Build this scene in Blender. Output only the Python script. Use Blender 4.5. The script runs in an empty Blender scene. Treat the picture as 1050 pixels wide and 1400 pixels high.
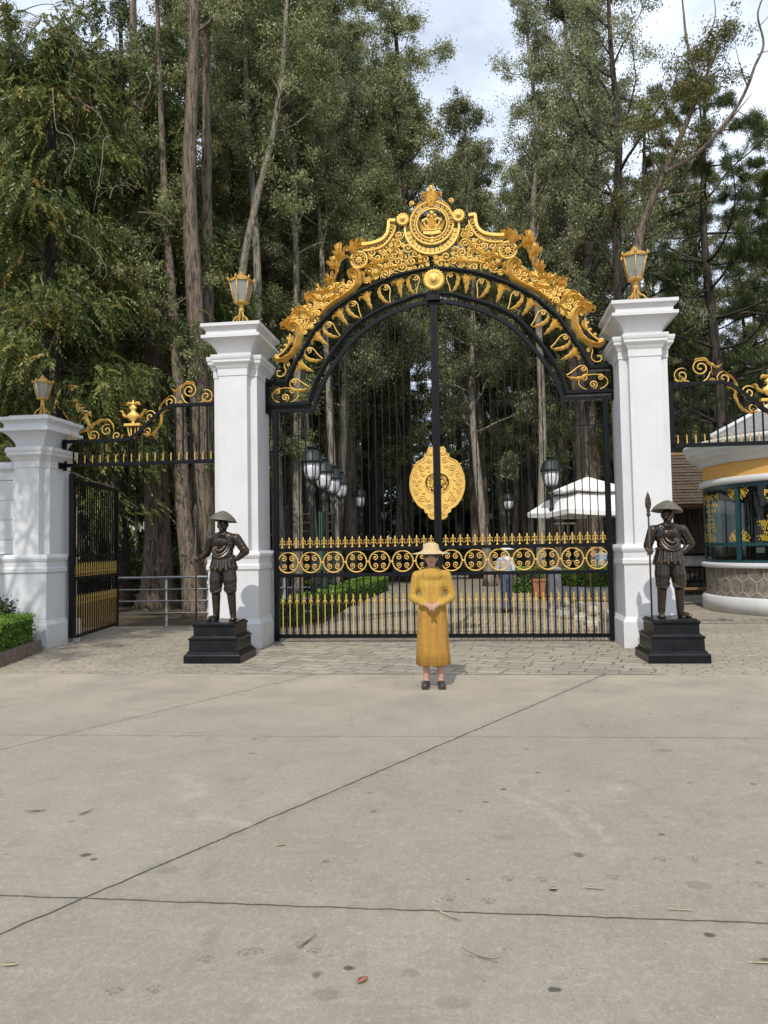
import bpy, bmesh, math, random
import numpy as np
from mathutils import Vector, Matrix, Quaternion
PI = math.pi
R = math.radians
scene = bpy.context.scene
col = scene.collection

# ---------------------------------------------------------------- measuring
# The camera was surveyed from the photo (1050 x 1400 px): eye height 1.6 m.
FPX, CXP, CYP, EYE = 1030.0, 525.0, 700.0, 1.6
yaw, pitch, roll = R(4.05), R(2.78), R(1.0)
FW = Vector((-math.sin(yaw) * math.cos(pitch), math.cos(yaw) * math.cos(pitch), math.sin(pitch)))
_r0 = Vector((math.cos(yaw), math.sin(yaw), 0)); _u0 = _r0.cross(FW)
RT = _r0 * math.cos(roll) - _u0 * math.sin(roll)
UP = _u0 * math.cos(roll) + _r0 * math.sin(roll)
CAM = Vector((0, 0, EYE))

def ray(px, py):
    return FW + RT * ((px - CXP) / FPX) - UP * ((py - CYP) / FPX)
def at(px, py, Y):
    d = ray(px, py); return CAM + d * (Y / d.y)
def gnd(px, py, z=0.0):
    d = ray(px, py); return CAM + d * ((z - EYE) / d.z)
GY = R(3.0)                                     # the gate wall is turned by 3 degrees
GU = Vector((math.cos(GY), -math.sin(GY), 0)); GV = Vector((math.sin(GY), math.cos(GY), 0))
G0 = Vector((0.01, 12.94, 0))
def gp(px, py, v=0.0):                          # pixel -> (u, z) on the gate wall
    d = ray(px, py); p = CAM + d * (((G0 + GV * v) - CAM).dot(GV) / d.dot(GV))
    return ((p - G0).dot(GU), p.z)
def gw(u, v, z=0.0):
    return G0 + GU * u + GV * v + Vector((0, 0, z))

# ---------------------------------------------------------------- objects
def tag(o, label=None, cat=None, group=None, kind=None):
    if label: o['label'] = label
    if cat: o['category'] = cat
    if group: o['group'] = group
    if kind: o['kind'] = kind
    return o
def empty(name, loc=(0, 0, 0), rz=0.0):
    o = bpy.data.objects.new(name, None); col.objects.link(o)
    o.location = loc; o.rotation_euler = (0, 0, rz); o.empty_display_size = 0.2
    return o
KIDS = {}
def link(name, me, mat, parent=None):
    o = bpy.data.objects.new(name, me); col.objects.link(o)
    if mat is not None:
        me.materials.clear()
        for m in (mat if isinstance(mat, (list, tuple)) else [mat]): me.materials.append(m)
    if parent is not None:
        o.parent = parent; KIDS.setdefault(parent.name, []).append(o)
    return o
def copy_tree(o, parent=None):
    c = o.copy(); col.objects.link(c)
    if parent is not None:
        c.parent = parent; KIDS.setdefault(parent.name, []).append(c)
    for ch in list(KIDS.get(o.name, [])): copy_tree(ch, c)
    return c

class MB:
    """collects simple shapes, builds ONE mesh"""
    def __init__(s): s.v = []; s.f = []; s.sm = []; s.mi = []; s.m = 0
    def add(s, vs, fs, smooth=False):
        b = len(s.v); s.v.extend([tuple(v) for v in vs])
        for f in fs: s.f.append(tuple(i + b for i in f)); s.sm.append(smooth); s.mi.append(s.m)
    def box(s, x0, x1, y0, y1, z0, z1, M=None):
        vs = [(x0,y0,z0),(x1,y0,z0),(x1,y1,z0),(x0,y1,z0),(x0,y0,z1),(x1,y0,z1),(x1,y1,z1),(x0,y1,z1)]
        if M is not None: vs = [M @ Vector(v) for v in vs]
        s.add(vs, [(0,3,2,1),(4,5,6,7),(0,1,5,4),(1,2,6,5),(2,3,7,6),(3,0,4,7)])
    def bbox(s, x0, x1, y0, y1, z0, z1, b=0.01):
        # box with chamfered vertical and horizontal edges
        prof = [(z0, b), (z0 + b, 0), (z1 - b, 0), (z1, b)]
        rings = []
        for z, i in prof:
            a = b if i == 0 else b
            X0, X1, Y0, Y1 = x0 + i, x1 - i, y0 + i, y1 - i
            rings.append([(X0+a,Y0,z),(X1-a,Y0,z),(X1,Y0+a,z),(X1,Y1-a,z),(X1-a,Y1,z),(X0+a,Y1,z),(X0,Y1-a,z),(X0,Y0+a,z)])
        s.loft(rings)
    def loft(s, rings, smooth=False, closed=True, caps=True):
        n = len(rings[0]); vs = [p for r in rings for p in r]; fs = []
        for k in range(len(rings) - 1):
            for i in range(n if closed else n - 1):
                j = (i + 1) % n
                fs.append((k*n+i, k*n+j, (k+1)*n+j, (k+1)*n+i))
        if caps and closed:
            fs.append(tuple(range(n))[::-1]); fs.append(tuple((len(rings)-1)*n + i for i in range(n)))
        s.add(vs, fs, smooth)
    def tube(s, pts, rad, n=6, smooth=True, flat=1.0, ref=None):
        pts = [Vector(p) for p in pts]
        if not hasattr(rad, '__len__'): rad = [rad] * len(pts)
        rings = []; up = None
        for i, p in enumerate(pts):
            t = (pts[min(i+1, len(pts)-1)] - pts[max(i-1, 0)])
            if t.length < 1e-9: t = Vector((0, 0, 1))
            t.normalize()
            if ref is not None: a = Vector(ref)
            elif up is None: a = Vector((1, 0, 0)) if abs(t.x) < 0.9 else Vector((0, 1, 0))
            else: a = up
            a = a - t * a.dot(t)
            if a.length < 1e-6: a = Vector((0, 1, 0)) - t * t.y
            a.normalize(); b = t.cross(a); up = a
            rings.append([p + (a * math.cos(2*PI*k/n) * flat + b * math.sin(2*PI*k/n)) * rad[i] for k in range(n)])
        s.loft(rings, smooth)
    def bar(s, p0, p1, w, d=None, ref=(0, 1, 0)):
        # square bar
        p0, p1 = Vector(p0), Vector(p1); d = d or w
        t = (p1 - p0).normalized(); a = Vector(ref); a = (a - t * a.dot(t)).normalized(); b = t.cross(a)
        vs = []
        for p in (p0, p1):
            for sx, sy in ((-1,-1),(1,-1),(1,1),(-1,1)): vs.append(p + b * sx * w/2 + a * sy * d/2)
        s.add(vs, [(0,3,2,1),(4,5,6,7),(0,1,5,4),(1,2,6,5),(2,3,7,6),(3,0,4,7)])
    def lathe(s, prof, n=16, c=(0,0,0), smooth=True, sx=1, sy=1, M=None, ph=0.0):
        rings = []
        for r, z in prof:
            ring = [Vector((c[0]+sx*r*math.cos(2*PI*k/n+ph), c[1]+sy*r*math.sin(2*PI*k/n+ph), c[2]+z)) for k in range(n)]
            if M is not None: ring = [M @ p for p in ring]
            rings.append(ring)
        s.loft(rings, smooth)
    def prism(s, poly, y0, y1):
        # polygon in (x, z), extruded in y
        n = len(poly)
        vs = [(x, y0, z) for x, z in poly] + [(x, y1, z) for x, z in poly]
        fs = [tuple(range(n))[::-1], tuple(range(n, 2*n))]
        for i in range(n):
            j = (i+1) % n; fs.append((i, j, n+j, n+i))
        s.add(vs, fs)
    def capsule(s, p0, p1, r0, r1, n=12, m=4):
        p0, p1 = Vector(p0), Vector(p1); t = p1 - p0
        if t.length < 1e-6: t = Vector((0, 0, 1e-4))
        q = t.normalized().to_track_quat('Z', 'Y'); L = t.length
        prof = [(r0 * math.cos(a), -r0 * math.sin(a)) for a in [PI/2*(1 - k/m) * 0.999 for k in range(m+1)]]
        prof += [(r1 * math.cos(a), L + r1 * math.sin(a)) for a in [PI/2*(k/m) * 0.999 for k in range(m+1)]]
        rings = [[p0 + q @ Vector((r*math.cos(2*PI*k/n), r*math.sin(2*PI*k/n), z)) for k in range(n)] for r, z in prof]
        s.loft(rings, True)
    def ell(s, c, rx, ry, rz, M=None, n=14, m=8):
        rings = []
        for k in range(m+1):
            a = -PI/2*0.999 + PI*0.999*k/m
            ring = [Vector((rx*math.cos(a)*math.cos(2*PI*i/n), ry*math.cos(a)*math.sin(2*PI*i/n), rz*math.sin(a))) for i in range(n)]
            if M is not None: ring = [M @ p for p in ring]
            rings.append([p + Vector(c) for p in ring])
        s.loft(rings, True)
    def mesh(s, name):
        me = bpy.data.meshes.new(name); me.from_pydata(s.v, [], s.f)
        me.polygons.foreach_set('use_smooth', s.sm); me.polygons.foreach_set('material_index', s.mi)
        me.update(); return me
    def build(s, name, mat, parent=None):
        return link(name, s.mesh(name), mat, parent)

def fix_normals(me):
    bm = bmesh.new(); bm.from_mesh(me); bmesh.ops.recalc_face_normals(bm, faces=bm.faces); bm.to_mesh(me); bm.free()
def blob(name, mb, voxel, mat, parent=None, smooth=4):
    """one continuous surface from overlapping solids"""
    me = mb.mesh(name); fix_normals(me)
    t = bpy.data.objects.new('tmp', me); col.objects.link(t)
    m = t.modifiers.new('r', 'REMESH'); m.mode = 'VOXEL'; m.voxel_size = voxel; m.use_smooth_shade = True
    if smooth:
        k = t.modifiers.new('s', 'SMOOTH'); k.iterations = smooth; k.factor = 0.5
    dg = bpy.context.evaluated_depsgraph_get(); dg.update()
    nm = bpy.data.meshes.new_from_object(t.evaluated_get(dg)); nm.name = name
    bpy.data.objects.remove(t); 
    return link(name, nm, mat, parent)
def catmull(pts, n=8):
    P = [Vector(p) for p in pts]; out = []
    for i in range(len(P) - 1):
        a, b, c, d = P[max(i-1, 0)], P[i], P[i+1], P[min(i+2, len(P)-1)]
        for k in range(n):
            t = k / n
            out.append(0.5 * ((2*b) + (c-a)*t + (2*a-5*b+4*c-d)*t*t + (3*b-a-3*c+d)*t**3))
    out.append(P[-1]); return out

# ---------------------------------------------------------------- materials
def newmat(name):
    m = bpy.data.materials.new(name); m.use_nodes = True; nt = m.node_tree; nt.nodes.clear()
    return m, nt
class N:
    def __init__(s, nt): s.nt = nt; s.L = nt.links
    def n(s, t, **k):
        x = s.nt.nodes.new(t)
        for a, b in k.items(): setattr(x, a, b)
        return x
    def put(s, sock, val):
        if hasattr(val, 'is_output'): s.L.new(val, sock)
        else: sock.default_value = val
    def math(s, op, a, b=0.0, c=0.0, clamp=False):
        x = s.n('ShaderNodeMath', operation=op, use_clamp=clamp)
        s.put(x.inputs[0], a); s.put(x.inputs[1], b); s.put(x.inputs[2], c); return x.outputs[0]
    def mix(s, fac, a, b, mode='MIX'):
        x = s.n('ShaderNodeMix', data_type='RGBA', blend_type=mode)
        s.put(x.inputs[0], fac); s.put(x.inputs[6], a if hasattr(a,'is_output') else (*a, 1)); s.put(x.inputs[7], b if hasattr(b,'is_output') else (*b, 1))
        return x.outputs[2]
    def noise(s, vec, scale, detail=4, rough=0.55, out='Fac'):
        x = s.n('ShaderNodeTexNoise'); s.put(x.inputs['Vector'], vec); s.put(x.inputs['Scale'], scale)
        x.inputs['Detail'].default_value = detail; x.inputs['Roughness'].default_value = rough; return x.outputs[out]
    def ramp(s, fac, stops):
        x = s.n('ShaderNodeValToRGB'); s.put(x.inputs[0], fac); e = x.color_ramp.elements
        while len(e) < len(stops): e.new(0.5)
        for i, (p, c) in enumerate(stops):
            e[i].position = p; e[i].color = (c, c, c, 1) if not hasattr(c, '__len__') else (*c, 1)
        return x.outputs[0]
    def mrange(s, v, a, b, c=0.0, d=1.0):
        x = s.n('ShaderNodeMapRange'); s.put(x.inputs[0], v)
        for i, q in enumerate((a, b, c, d)): x.inputs[i+1].default_value = q
        return x.outputs[0]
    def coord(s, out='Object'): return s.n('ShaderNodeTexCoord').outputs[out]
    def scale(s, vec, sc):
        x = s.n('ShaderNodeMapping'); s.put(x.inputs[0], vec); x.inputs[3].default_value = sc; return x.outputs[0]
    def bump(s, h, strength=0.3, dist=0.02):
        x = s.n('ShaderNodeBump'); s.put(x.inputs['Height'], h); x.inputs['Strength'].default_value = strength
        x.inputs['Distance'].default_value = dist; return x.outputs[0]
    def principled(s, colr, rough=0.6, metal=0.0, normal=None, spec=0.5, alpha=None):
        x = s.n('ShaderNodeBsdfPrincipled'); s.put(x.inputs['Base Color'], colr if hasattr(colr,'is_output') else (*colr, 1))
        s.put(x.inputs['Roughness'], rough); s.put(x.inputs['Metallic'], metal)
        s.put(x.inputs['Specular IOR Level'], spec)
        if normal is not None: s.put(x.inputs['Normal'], normal)
        return x
    def out(s, shader):
        o = s.n('ShaderNodeOutputMaterial'); s.L.new(shader, o.inputs[0])

def mat_simple(name, c, rough=0.6, metal=0.0, var=0.12, scale=6.0, bump=0.0, spec=0.5, bscale=None):
    m, nt = newmat(name); n = N(nt); co = n.coord()
    f = n.noise(co, scale, 5)
    cc = n.mix(n.mrange(f, 0.3, 0.7), tuple(x*(1-var) for x in c), tuple(min(1, x*(1+var)) for x in c))
    nor = n.bump(n.noise(co, bscale or scale*4, 5), bump, 0.02) if bump else None
    rr = n.mrange(n.noise(co, scale*2.3, 3), 0.3, 0.7, max(0.02, rough-0.08), min(1, rough+0.08))
    n.out(n.principled(cc, rr, metal, nor, spec).outputs[0]); return m

M = {}
M['white'] = None
def mat_white():
    m, nt = newmat('white_masonry_paint'); n = N(nt); co = n.coord()
    base = n.mix(n.mrange(n.noise(co, 1.7, 5), 0.35, 0.7), (0.61, 0.605, 0.595), (0.545, 0.545, 0.545))
    streak = n.noise(n.scale(co, (9, 9, 0.6)), 1.0, 5)
    base = n.mix(n.mrange(streak, 0.54, 0.78, 0, 0.30), base, (0.42, 0.42, 0.40))
    sp = n.noise(co, 45, 2); base = n.mix(n.mrange(sp, 0.74, 0.78, 0, 0.25), base, (0.45, 0.45, 0.43))
    # splash dirt along the foot of the masonry
    z = n.n('ShaderNodeSeparateXYZ'); n.L.new(co, z.inputs[0])
    foot = n.math('MULTIPLY', n.mrange(z.outputs[2], 0.0, 0.24, 1.0, 0.0), n.mrange(n.noise(co, 7, 5), 0.35, 0.65))
    base = n.mix(n.math('MULTIPLY', foot, 0.75), base, (0.42, 0.39, 0.33))
    n.out(n.principled(base, 0.55, 0, n.bump(n.noise(co, 60, 4), 0.08, 0.01), 0.4).outputs[0]); return m
M['white'] = mat_white()
def mat_gold(name='gold_paint', c=(0.76, 0.49, 0.115)):
    m, nt = newmat(name); n = N(nt); co = n.coord()
    f = n.noise(co, 14, 4)
    cc = n.mix(n.mrange(f, 0.3, 0.7), tuple(x*0.82 for x in c), c)
    cc = n.mix(n.mrange(n.noise(co, 34, 4), 0.52, 0.70, 0, 0.5), cc, (0.30, 0.135, 0.026))
    n.out(n.principled(cc, 0.46, 0.30, n.bump(n.noise(co, 60, 3), 0.3, 0.008), 0.5).outputs[0]); return m
M['gold'] = mat_gold()
M['antique'] = mat_gold('antique_gold_paint', (0.56, 0.335, 0.07))
M['black'] = mat_simple('black_iron_paint', (0.0030, 0.0033, 0.0045), 0.38, 0.0, 0.3, 20, 0.05, 0.22)
def mat_bronze():
    m, nt = newmat('dark_bronze'); n = N(nt); co = n.coord('Object')
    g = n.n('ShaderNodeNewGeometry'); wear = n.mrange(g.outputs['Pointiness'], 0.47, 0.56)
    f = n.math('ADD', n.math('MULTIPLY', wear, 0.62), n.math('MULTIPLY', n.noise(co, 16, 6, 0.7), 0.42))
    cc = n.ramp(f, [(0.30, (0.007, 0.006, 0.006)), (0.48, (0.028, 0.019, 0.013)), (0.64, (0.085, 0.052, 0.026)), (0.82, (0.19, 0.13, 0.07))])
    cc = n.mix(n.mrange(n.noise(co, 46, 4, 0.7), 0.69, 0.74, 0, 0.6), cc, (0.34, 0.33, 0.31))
    n.out(n.principled(cc, 0.28, 0.3, n.bump(n.noise(co, 30, 4), 0.25, 0.008), 0.6).outputs[0]); return m
M['bronze'] = mat_bronze()
M['spear'] = mat_simple('spear_bronze', (0.045, 0.030, 0.019), 0.4, 0.3, 0.4, 14, 0.2)
M['hat'] = mat_simple('weathered_hat_bronze', (0.105, 0.092, 0.068), 0.6, 0.1, 0.45, 22, 0.3)
def mat_plinth():
    m, nt = newmat('black_gloss_stone'); n = N(nt); co = n.coord()
    cc = n.mix(n.mrange(n.noise(co, 5, 6), 0.35, 0.75), (0.0035, 0.004, 0.005), (0.010, 0.011, 0.013))
    cc = n.mix(n.mrange(n.noise(co, 26, 6, 0.75), 0.64, 0.70, 0, 0.7), cc, (0.30, 0.30, 0.29))
    n.out(n.principled(cc, 0.30, 0, n.bump(n.noise(co, 40, 3), 0.12, 0.01), 0.25).outputs[0]); return m
M['plinth'] = mat_plinth()
def mat_glass_frost():
    m, nt = newmat('frosted_lantern_glass'); n = N(nt); co = n.coord()
    cc = n.mix(n.mrange(n.noise(co, 12, 3), 0.3, 0.7), (0.19, 0.195, 0.17), (0.28, 0.285, 0.255))
    n.out(n.principled(cc, 0.22, 0, None, 0.5).outputs[0]); return m
M['frost'] = mat_glass_frost()
M['steel'] = mat_simple('galvanised_steel', (0.42, 0.42, 0.42), 0.4, 0.7, 0.15, 15)
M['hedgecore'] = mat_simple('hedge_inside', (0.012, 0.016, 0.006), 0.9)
M['brick'] = mat_simple('dull_brick_kerb', (0.17, 0.13, 0.10), 0.9, 0, 0.4, 12, 0.4)

def leafmat(name, dark, mid, light, dry=None, trans=0.34, rough=0.42):
    m, nt = newmat(name); n = N(nt)
    a = n.n('ShaderNodeAttribute'); a.attribute_name = 'tint'
    st = [(0.0, dark), (0.5, mid), (0.88, light)]
    if dry: st.append((1.0, dry))
    cc = n.ramp(a.outputs['Fac'], st)
    p = n.principled(cc, rough, 0, None, 0.35)
    t = n.n('ShaderNodeBsdfTranslucent'); n.L.new(cc, t.inputs[0])
    x = n.n('ShaderNodeMixShader'); x.inputs[0].default_value = trans
    n.L.new(p.outputs[0], x.inputs[1]); n.L.new(t.outputs[0], x.inputs[2]); n.out(x.outputs[0]); return m
M['leaf_conifer'] = leafmat('cypress_sprays', (0.033, 0.053, 0.016), (0.091, 0.122, 0.030), (0.244, 0.248, 0.062), (0.388, 0.248, 0.073))
M['leaf_gum'] = leafmat('olive_small_leaves', (0.069, 0.082, 0.033), (0.226, 0.249, 0.090), (0.500, 0.500, 0.243), (0.500, 0.500, 0.307))
M['leaf_gum2'] = leafmat('grey_green_leaves', (0.062, 0.074, 0.034), (0.209, 0.230, 0.102), (0.496, 0.496, 0.271), (0.496, 0.496, 0.246))
M['leaf_pine'] = leafmat('pine_needles', (0.043, 0.068, 0.029), (0.105, 0.147, 0.053), (0.229, 0.267, 0.086), None, 0.1)
M['leaf_yellow'] = leafmat('yellowing_leaves', (0.065, 0.072, 0.019), (0.143, 0.143, 0.039), (0.260, 0.234, 0.078), None, 0.25)
M['leaf_box'] = leafmat('box_hedge_leaves', (0.044, 0.099, 0.013), (0.124, 0.236, 0.029), (0.299, 0.450, 0.065), None, 0.25)
M['leaf_shade'] = leafmat('undergrowth_leaves', (0.024, 0.039, 0.011), (0.059, 0.085, 0.021), (0.143, 0.170, 0.036), None, 0.2)
def barkmat(name, dark, mid, pale, amount=0.55):
    m, nt = newmat(name); n = N(nt); co = n.coord()
    s = n.noise(n.scale(co, (7, 7, 0.9)), 1.6, 6, 0.65)
    cc = n.ramp(s, [(0.34, dark), (0.52, mid), (0.60 + (1-amount)*0.15, mid), (0.74, pale)])
    fis = n.noise(n.scale(co, (20, 20, 2.0)), 1.4, 4, 0.6)
    cc = n.mix(n.mrange(fis, 0.40, 0.47, 0.75, 0), cc, tuple(x*0.3 for x in dark))
    n.out(n.principled(cc, 0.9, 0, n.bump(n.math('ADD', fis, s), 0.9, 0.05), 0.2).outputs[0]); return m
M['bark'] = barkmat('fissured_brown_bark', (0.064, 0.049, 0.036), (0.203, 0.158, 0.116), (0.468, 0.406, 0.319))
M['bark_pale'] = barkmat('peeling_grey_bark', (0.104, 0.090, 0.067), (0.300, 0.269, 0.206), (0.562, 0.597, 0.488), 0.8)
M['bark_dark'] = barkmat('dark_bark', (0.022, 0.018, 0.014), (0.072, 0.058, 0.046), (0.176, 0.152, 0.128))
M['twig'] = mat_simple('bare_pale_wood', (0.19, 0.16, 0.125), 0.9, 0, 0.35, 5)

def mat_concrete():
    m, nt = newmat('worn_concrete'); n = N(nt); co = n.coord()
    xyz = n.n('ShaderNodeSeparateXYZ'); n.L.new(co, xyz.inputs[0]); X, Y = xyz.outputs[0], xyz.outputs[1]
    big = n.noise(co, 0.55, 5, 0.6); med = n.noise(co, 2.6, 6, 0.65); fine = n.noise(co, 85, 4, 0.75)
    cc = n.mix(n.mrange(big, 0.32, 0.68), (0.298, 0.256, 0.190), (0.365, 0.320, 0.245))
    cc = n.mix(n.mrange(med, 0.38, 0.70, 0, 0.75), cc, (0.235, 0.21, 0.175))
    cc = n.mix(n.mrange(n.noise(n.scale(co, (1.0, 2.2, 1)), 4.0, 7, 0.75), 0.56, 0.72, 0, 0.40), cc, (0.47, 0.44, 0.38))
    cc = n.mix(n.mrange(fine, 0.36, 0.64, 0.0, 0.62), cc, (0.175, 0.155, 0.125))
    cc = n.mix(n.mrange(n.noise(co, 58, 3, 0.8), 0.56, 0.72, 0, 0.5), cc, (0.52, 0.47, 0.38))
    gr = n.noise(n.scale(co, (1.0, 1.6, 1)), 11, 6, 0.78); cc = n.mix(n.mrange(gr, 0.40, 0.62, 0, 0.50), cc, (0.225, 0.198, 0.156))
    gr2 = n.noise(n.scale(co, (1.5, 1.0, 1)), 21, 5, 0.75); cc = n.mix(n.mrange(gr2, 0.50, 0.70, 0, 0.32), cc, (0.47, 0.43, 0.355))
    v3 = n.n('ShaderNodeTexVoronoi'); n.L.new(co, v3.inputs['Vector']); v3.inputs['Scale'].default_value = 30
    cc = n.mix(n.math('MULTIPLY', n.mrange(v3.outputs['Distance'], 0.10, 0.17, 1, 0), n.mrange(n.noise(co, 5, 3), 0.45, 0.6, 0, 0.55)), cc, (0.13, 0.115, 0.095))
    st = n.noise(n.scale(co, (0.35, 2.6, 1)), 3.0, 6, 0.72); cc = n.mix(n.mrange(st, 0.55, 0.70, 0, 0.38), cc, (0.20, 0.18, 0.15))
    sm = n.noise(n.scale(co, (1.3, 0.8, 1)), 3.4, 4, 0.6); cc = n.mix(n.mrange(sm, 0.57, 0.70, 0, 0.38), cc, (0.17, 0.152, 0.125))
    # dusty tan sand drifted to the gate side
    dust = n.math('MULTIPLY', n.mrange(Y, 6.4, 9.4), n.mrange(n.noise(co, 1.1, 5), 0.35, 0.6))
    cc = n.mix(n.math('MULTIPLY', dust, 0.55), cc, (0.43, 0.365, 0.265))
    # small dark specks, scuffs, blotches
    v = n.n('ShaderNodeTexVoronoi'); n.L.new(co, v.inputs['Vector']); v.inputs['Scale'].default_value = 3.2
    blot = n.math('MULTIPLY', n.mrange(n.math('ADD', v.outputs['Distance'], n.math('MULTIPLY', n.noise(co, 30, 3), 0.12)), 0.10, 0.15, 1.0, 0.0), n.mrange(n.noise(co, 1.4, 2), 0.46, 0.54))
    cc = n.mix(n.math('MULTIPLY', blot, 0.75), cc, (0.085, 0.075, 0.065))
    v2 = n.n('ShaderNodeTexVoronoi'); n.L.new(co, v2.inputs['Vector']); v2.inputs['Scale'].default_value = 11
    sp = n.math('MULTIPLY', n.mrange(v2.outputs['Distance'], 0.07, 0.11, 1, 0), n.mrange(n.noise(co, 2.7, 3), 0.50, 0.58))
    cc = n.mix(n.math('MULTIPLY', sp, 0.6), cc, (0.12, 0.105, 0.09))
    sc = n.noise(n.scale(co, (1.2, 5.0, 1)), 2.4, 6, 0.7); cc = n.mix(n.mrange(sc, 0.62, 0.72, 0, 0.45), cc, (0.19, 0.175, 0.15))
    # sawn joints between the slabs (world lines) with worn edges
    a_, b_ = gnd(0, 1277), gnd(820, 925); d_ = (b_-a_).normalized()
    sideof = n.math('GREATER_THAN', n.math('ADD', n.math('MULTIPLY', X, -d_.y), n.math('MULTIPLY', Y, d_.x)), -d_.y*a_.x + d_.x*a_.y)
    cc = n.mix(n.math('MULTIPLY', sideof, 0.05), cc, (0.46, 0.41, 0.33))
    wob = n.math('MULTIPLY', n.math('SUBTRACT', n.noise(co, 7, 5), 0.5), 0.035)
    joint = None; edge = None
    for (px0, py0, px1, py1, w) in JOINTS:
        a, b = gnd(px0, py0), gnd(px1, py1); d = (b - a).normalized(); nx, ny = -d.y, d.x; c = nx*a.x + ny*a.y
        dist = n.math('ABSOLUTE', n.math('ADD', n.math('SUBTRACT', n.math('ADD', n.math('MULTIPLY', X, nx), n.math('MULTIPLY', Y, ny)), c), wob))
        j = n.mrange(dist, w*0.5, w, 1, 0); e = n.mrange(dist, w, w*9, 1, 0)
        joint = j if joint is None else n.math('MAXIMUM', joint, j)
        edge = e if edge is None else n.math('MAXIMUM', edge, e)
    edge = n.math('MULTIPLY', edge, n.mrange(n.noise(co, 9, 5), 0.42, 0.66))
    cc = n.mix(n.math('MULTIPLY', edge, 0.5), cc, (0.17, 0.155, 0.13))
    cc = n.mix(n.math('MULTIPLY', joint, 0.88), cc, (0.045, 0.04, 0.034))
    # pale tyre scuffs: arcs with tread bars
    scuff = None
    for (cx, cy, r, w, x0, x1, y0, y1) in SCUFFS:
        dx = n.math('SUBTRACT', X, cx); dy = n.math('SUBTRACT', Y, cy)
        rr = n.math('SQRT', n.math('ADD', n.math('MULTIPLY', dx, dx), n.math('MULTIPLY', dy, dy)))
        band = n.mrange(n.math('ABSOLUTE', n.math('SUBTRACT', rr, r)), w*0.6, w, 1, 0)
        ang = n.math('ARCTAN2', dy, dx)
        tread = n.mrange(n.math('SINE', n.math('ADD', n.math('MULTIPLY', ang, r*150), n.math('MULTIPLY', rr, 60))), -0.5, 0.6)
        inx = n.math('MULTIPLY', n.mrange(X, x0, x0+0.12), n.mrange(X, x1-0.12, x1, 1, 0))
        iny = n.math('MULTIPLY', n.mrange(Y, y0, y0+0.18), n.mrange(Y, y1-0.18, y1, 1, 0))
        k = n.math('MULTIPLY', n.math('MULTIPLY', band, n.math('ADD', n.math('MULTIPLY', tread, 0.35), 0.65)), n.math('MULTIPLY', inx, iny))
        scuff = k if scuff is None else n.math('MAXIMUM', scuff, k)
    scuff = n.math('MULTIPLY', scuff, n.mrange(n.noise(co, 10, 6, 0.7), 0.42, 0.62))
    cc = n.mix(n.math('MULTIPLY', scuff, 0.30), cc, (0.50, 0.455, 0.37))
    # damp paw prints
    pad = None
    for (px, py, s_, rot) in PAWS:
        g = gnd(px, py)
        for (ox, oy, rr) in ((0, 0, 0.017), (-0.026, 0.02, 0.009), (-0.009, 0.032, 0.009), (0.011, 0.031, 0.009), (0.027, 0.017, 0.009)):
            ca, sa = math.cos(rot)*s_, math.sin(rot)*s_
            dx = n.math('SUBTRACT', X, g.x + ox*ca - oy*sa); dy = n.math('SUBTRACT', Y, g.y + ox*sa + oy*ca)
            dd = n.math('SQRT', n.math('ADD', n.math('MULTIPLY', dx, dx), n.math('MULTIPLY', dy, dy)))
            k = n.mrange(dd, rr*s_*0.75, rr*s_*1.15, 1, 0)
            pad = k if pad is None else n.math('MAXIMUM', pad, k)
    pad = n.math('MULTIPLY', pad, n.mrange(n.noise(co, 60, 3), 0.36, 0.56, 0.25, 1))
    cc = n.mix(n.math('MULTIPLY', pad, 0.60), cc, (0.10, 0.092, 0.08))
    # tar and gum spots
    spot = None; jig = n.math('MULTIPLY', n.math('SUBTRACT', n.noise(co, 34, 3), 0.5), 0.030)
    for (px, py, r_, k_) in SPOTS:
        g = gnd(px, py); dx = n.math('MULTIPLY', n.math('SUBTRACT', X, g.x), 0.8); dy = n.math('SUBTRACT', Y, g.y)
        dd = n.math('ADD', n.math('SQRT', n.math('ADD', n.math('MULTIPLY', dx, dx), n.math('MULTIPLY', dy, dy))), jig)
        k = n.mrange(dd, r_*0.7, r_*1.1, k_, 0); spot = k if spot is None else n.math('MAXIMUM', spot, k)
    cc = n.mix(spot, cc, (0.055, 0.05, 0.044))
    h = n.math('SUBTRACT', n.math('ADD', n.math('MULTIPLY', fine, 0.5), med), n.math('MULTIPLY', joint, 2.5))
    n.out(n.principled(cc, 0.88, 0, n.bump(h, 0.35, 0.008), 0.25).outputs[0]); return m
JOINTS = [(0, 1224, 1050, 1262, 0.008), (0, 1005, 1050, 1009, 0.0045), (0, 1277, 820, 925, 0.011), (0, 1025, 415, 925, 0.007)]
g1, g2 = gnd(760, 1110), gnd(250, 1080)
SCUFFS = [(g1.x-1.05, g1.y-0.45, 1.10, 0.055, g1.x-0.35, g1.x+0.25, g1.y-0.75, g1.y+0.6),
          (g1.x-1.05, g1.y-0.45, 1.26, 0.05, g1.x-0.25, g1.x+0.35, g1.y-0.8, g1.y+0.45),
          (g2.x-0.5, g2.y-0.2, 0.62, 0.10, g2.x-0.25, g2.x+0.3, g2.y-0.35, g2.y+0.5),
          (gnd(310,1120).x-0.2, gnd(310,1120).y-0.5, 0.5, 0.09, gnd(310,1120).x-0.4, gnd(310,1120).x+0.3, gnd(310,1120).y-0.3, gnd(310,1120).y+0.3),
          (gnd(855,1078).x+0.5, gnd(855,1078).y+2.6, 2.65, 0.12, gnd(855,1078).x-0.16, gnd(855,1078).x+0.16, gnd(855,1078).y-0.2, gnd(855,1078).y+0.2)]
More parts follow.
